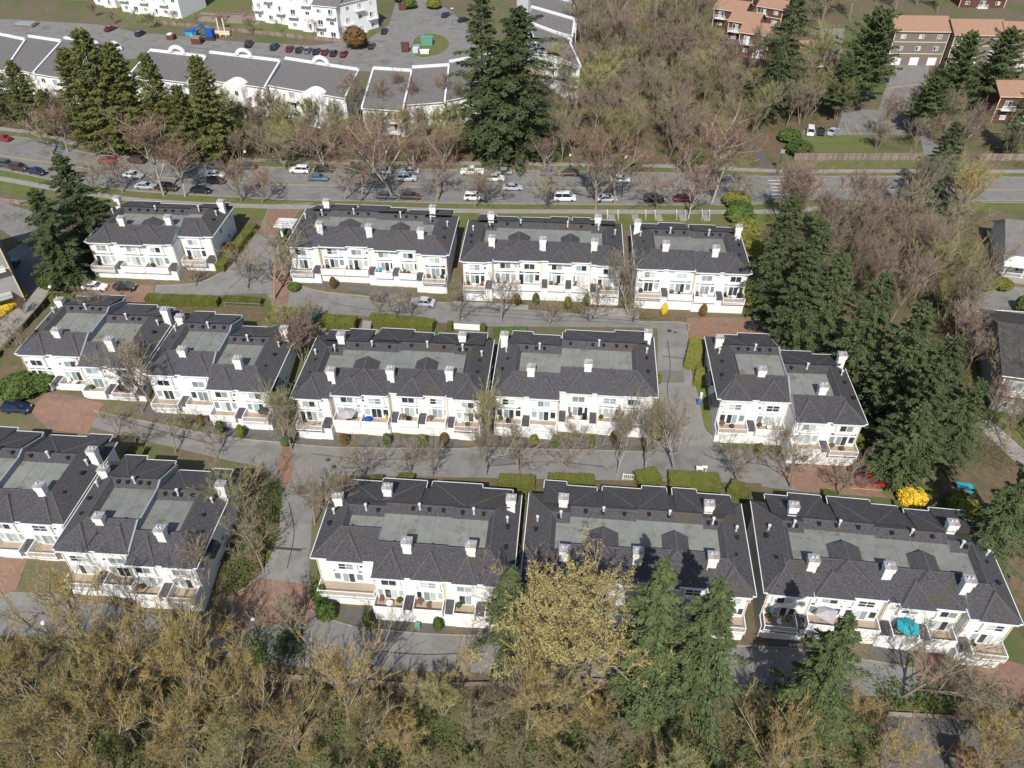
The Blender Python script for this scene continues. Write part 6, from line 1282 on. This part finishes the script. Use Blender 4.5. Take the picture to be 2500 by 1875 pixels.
# ------------------------------------------------------------------ balcony furniture
def bpos(key, k, fx=.5, fy=1.0):
    root, info = TH[key]; x0, x1, vF = info[k]; l = Vector((x0 + (x1 - x0) * fx, vF - fy, 2.78)); c, s = math.cos(root.rotation_euler.z), math.sin(root.rotation_euler.z)
    return Vector((root.location.x + l.x * c - l.y * s, root.location.y + l.x * s + l.y * c, root.location.z + l.z)), root.rotation_euler.z
def umbrella(key, k, m, label, rad=1.55, h=2.35, n=6, fx=.5, fy=1.0):
    p, rz = bpos(key, k, fx, fy); r = empty('patio_umbrella', p, rz + .3, label, 'umbrella', None); b = MB(); b.lathe([(.3, 0), (.3, .08), (.03, .1), (.03, h)], None, 8); obj('pole', b.mesh('pole', M_galv), r)
    c = MB()
    for i in range(n):
        a0, a1 = 2 * math.pi * i / n, 2 * math.pi * (i + 1) / n; P = lambda a, q, z: (q * math.cos(a), q * math.sin(a), z)
        c.face([(0, 0, h + .05), P(a0, rad, h - .5), P(a1, rad, h - .5)]); c.face([P(a0, rad, h - .5), P(a0, rad, h - .64), P(a1, rad, h - .64), P(a1, rad, h - .5)])
    obj('canopy', c.mesh('canopy', m), r)
umbrella('L', 3, M_teal, 'teal patio umbrella on a balcony of the right bottom-row block', 1.45, 2.6, 6, .5, 1.4)
umbrella('F', 1, M_gcanv, 'pale grey hexagonal umbrella on a centre block balcony', 1.45, 2.3, 6, .5, 1.2)
umbrella('L', 1, M_gcanv, 'large silver-grey canopy umbrella on the second balcony of the right bottom block', 1.6, 2.5, 4, .5, .9)
umbrella('B2', 3, M_dcanv, 'small folded-down charcoal umbrella on the last balcony of the awning block', .85, 1.9, 8, .75, .9)
def chair_f(p, rz, m, label, group):
    r = empty('patio_chair', p, rz, label, 'chair', group)
    b = MB(); b.box(-.25, .25, -.25, .25, .38, .45); obj('seat', cached(('pcs', m.name), lambda: b.mesh('seat', m)), r); b2 = MB(); b2.box(-.25, .25, .22, .28, .45, .95); obj('backrest', cached(('pcb', m.name), lambda: b2.mesh('backrest', m)), r)
    b3 = MB(); b3.box(-.025, .025, -.025, .025, 0, .38); lm = cached(('pcl', m.name), lambda: b3.mesh('leg', m))
    for x in (-.22, .22):
        for y in (-.22, .22): obj('leg', lm, r, (x, y, 0))
def table_f(p, rz, m, label):
    r = empty('patio_table', p, rz, label, 'table', 'patio tables'); b = MB(); b.lathe([(.45, .68), (.45, .73)], None, 12); obj('tabletop', b.mesh('tabletop', m), r); b = MB(); b.lathe([(.22, 0), (.04, .06), (.04, .68)], None, 8); obj('pedestal', b.mesh('pedestal', m), r)
def grill(p, rz, label):
    r = empty('barbecue', p, rz, label, 'barbecue', 'barbecues'); b = MB(); b.box(-.35, .35, -.25, .25, 0, .8); obj('cabinet', b.mesh('cabinet', M_black), r); b = MB(); b.box(-.38, .38, -.28, .28, .8, .95); b.box(-.3, .3, -.18, .18, .95, 1.12); obj('lid', b.mesh('lid', M_black), r)
def plant_pot(p, m, label):
    r = empty('potted_plant', p, 0, label, 'plant', 'balcony plants'); b = MB(); b.lathe([(.15, 0), (.22, .35)], None, 9); obj('pot', b.mesh('pot', M_terra), r); obj('foliage', PROTO['bush1'], r, (0, 0, .25), m=m, scale=(.65, .65, .7))
rowname = dict(C='second top-row block', D='third top-row block', E='right top-row block', A='left top-row block', B1='left middle-row block', B2='black-awning block', F='central middle block', G='side street block', H='stepped end block', I2='left bottom-row block', J='wide-balcony bottom block', K='centre bottom-row block', L='right bottom-row block')
used = {}
def on(key, k): return f'on balcony {ORD[k]} from the left of the {rowname[key]}'.replace('balcony ' + ORD[k], 'the ' + ORD[k] + ' balcony')
cm = {'w': (M_trim, 'white'), 'b': (M_black, 'black'), 'k': (M_wick, 'brown wicker'), 't': (M_teal, 'teal')}
for key, k, items in (('F', 3, 'TM'), ('F', 5, 'cwP'), ('F', 0, 'cb'), ('F', 4, 'T'), ('C', 1, 'P'), ('C', 2, 'ckG'), ('C', 3, 'ctT'), ('C', 4, 'ckP'), ('C', 5, 'TckP'), ('D', 0, 'PTck'), ('D', 1, 'ckP'), ('D', 2, 'cb'), ('D', 3, 'TP'), ('D', 4, 'ckT'), ('D', 5, 'ckP'), ('E', 0, 'P'), ('E', 1, 'Tcb'), ('E', 2, 'ckT'), ('E', 3, 'cbTG'), ('A', 0, 'cb'), ('A', 2, 'P'), ('A', 3, 'P'), ('B1', 0, 'ck'), ('B1', 1, 'cwT'), ('B1', 2, 'P'), ('B1', 3, 'GP'), ('G', 0, 'PG'), ('G', 2, 'ckTG'), ('G', 3, 'P'), ('G', 4, 'cw'), ('H', 0, 'TP'), ('H', 1, 'PT'), ('H', 3, 'PP'), ('J', 1, 'ckTP'), ('J', 2, 'Tck'), ('J', 3, 'P'), ('J', 4, 'ck'), ('I2', 2, 'P'), ('L', 0, 'PcwT'), ('L', 5, 'cb'), ('L', 4, ''), ('K', 4, 'cb'), ('K', 2, 'T')):
    slots = [(.2, .55), (.5, 1.2), (.8, .6), (.3, 1.3), (.72, 1.35)]; i = 0; j = 0; pc = 0
    while i < len(items):
        p_, rz_ = bpos(key, k, *slots[j]); ch = items[i]
        if ch == 'c':
            m, nm = cm[items[i + 1]]; chair_f(p_, rz_ + R_.uniform(-.6, .6), m, f'{nm} patio chair {on(key, k)}', 'patio chairs'); i += 1
        elif ch == 'T': table_f(p_, rz_, M_trim if j % 2 else M_wick, f'round patio table {on(key, k)}')
        elif ch == 'G': grill(p_, rz_, f'black barbecue {on(key, k)}')
        elif ch == 'M': grill(p_, rz_, f'black barbecue {on(key, k)}')
        elif ch == 'P':
            plant_pot(p_, R_.choice((M_shrub, M_brnsh)), (f'potted plant {on(key, k)}' if pc == 0 else f'right-hand potted plant {on(key, k)}')); pc += 1
        i += 1; j += 1
p_, rz_ = bpos('F', 2, .22, .9); r = empty('tarpaulin_bundle', p_, rz_, 'bright blue tarpaulin bundle on a centre block balcony', 'tarpaulin'); obj('bundle', PROTO['bush2'], r, m=M_blue, scale=(1.1, .9, .9)); b = MB(); b.box(-.4, .4, -.3, .3, 0, .5); obj('base', b.mesh('base', M_blue), r)
p_, rz_ = bpos('F', 2, .85, .5); b = MB(); b.box(-.12, .12, -.05, .05, 0, 1.3); tag(obj('yellow_board', b.mesh('yellow_board', M_forsy), None, p_, rz_), 'narrow yellow board leaning by the blue bundle balcony door', 'board')
# teal picnic table by the shaded path
r = empty('picnic_table', G(2352, 1195), R(-8), 'teal picnic table on the shaded path at the right', 'table'); b = MB(); b.box(-1.2, 1.2, -.4, .4, .72, .78); obj('tabletop', b.mesh('tabletop', M_teal), r)
for s in (-1, 1): b = MB(); b.box(-1.2, 1.2, s * .8 - .15, s * .8 + .15, .42, .47); obj('bench', b.mesh('bench', M_teal), r); b = MB(); b.bar((s * .8, -.8, 0), (s * .8, 0, .72), .04); b.bar((s * .8, .8, 0), (s * .8, 0, .72), .04); obj('leg', b.mesh('leg', M_teal), r)
# playground
r = empty('play_structure', G(2330, 1875), R(-10), 'play tower with brown roof and green slide at the lower right', 'playground'); b = MB(); b.box(-1, 1, -1, 1, 1.4, 1.55); obj('platform', b.mesh('platform', M_wood), r)
b = MB(); b.face([(-1.2, -1.2, 3.2), (1.2, -1.2, 3.2), (1.2, 0, 4.0), (-1.2, 0, 4.0)]); b.face([(-1.2, 1.2, 3.2), (-1.2, 0, 4.0), (1.2, 0, 4.0), (1.2, 1.2, 3.2)]); obj('roof', b.mesh('roof', M_redroof), r)
for x in (-1, 1):
    for y in (-1, 1): b = MB(); b.bar((x, y, 0), (x, y, 3.3), .07); obj('post', b.mesh('post', M_wood), r)
M_slide = mat('green_slide_plastic', (.01, .16, .11), rough=.35)
b = MB(); prev = None
for i in range(7):
    t = i / 6; a = -1.2 + t * 2.4; q = Vector((1.6 + 1.4 * math.sin(t * 3), -1 - 2.2 * t, 1.9 - 1.5 * t)); 
    if prev: b.bar(prev, q, .45, n=8)
    prev = q
obj('tube_slide', b.mesh('tube_slide', M_slide), r); b = MB(); b.box(-.5, .5, -3.2, -1.0, .9, 1.1); obj('chute', b.mesh('chute', M_slide), r)
# signposts and litter-sized bits left out on purpose
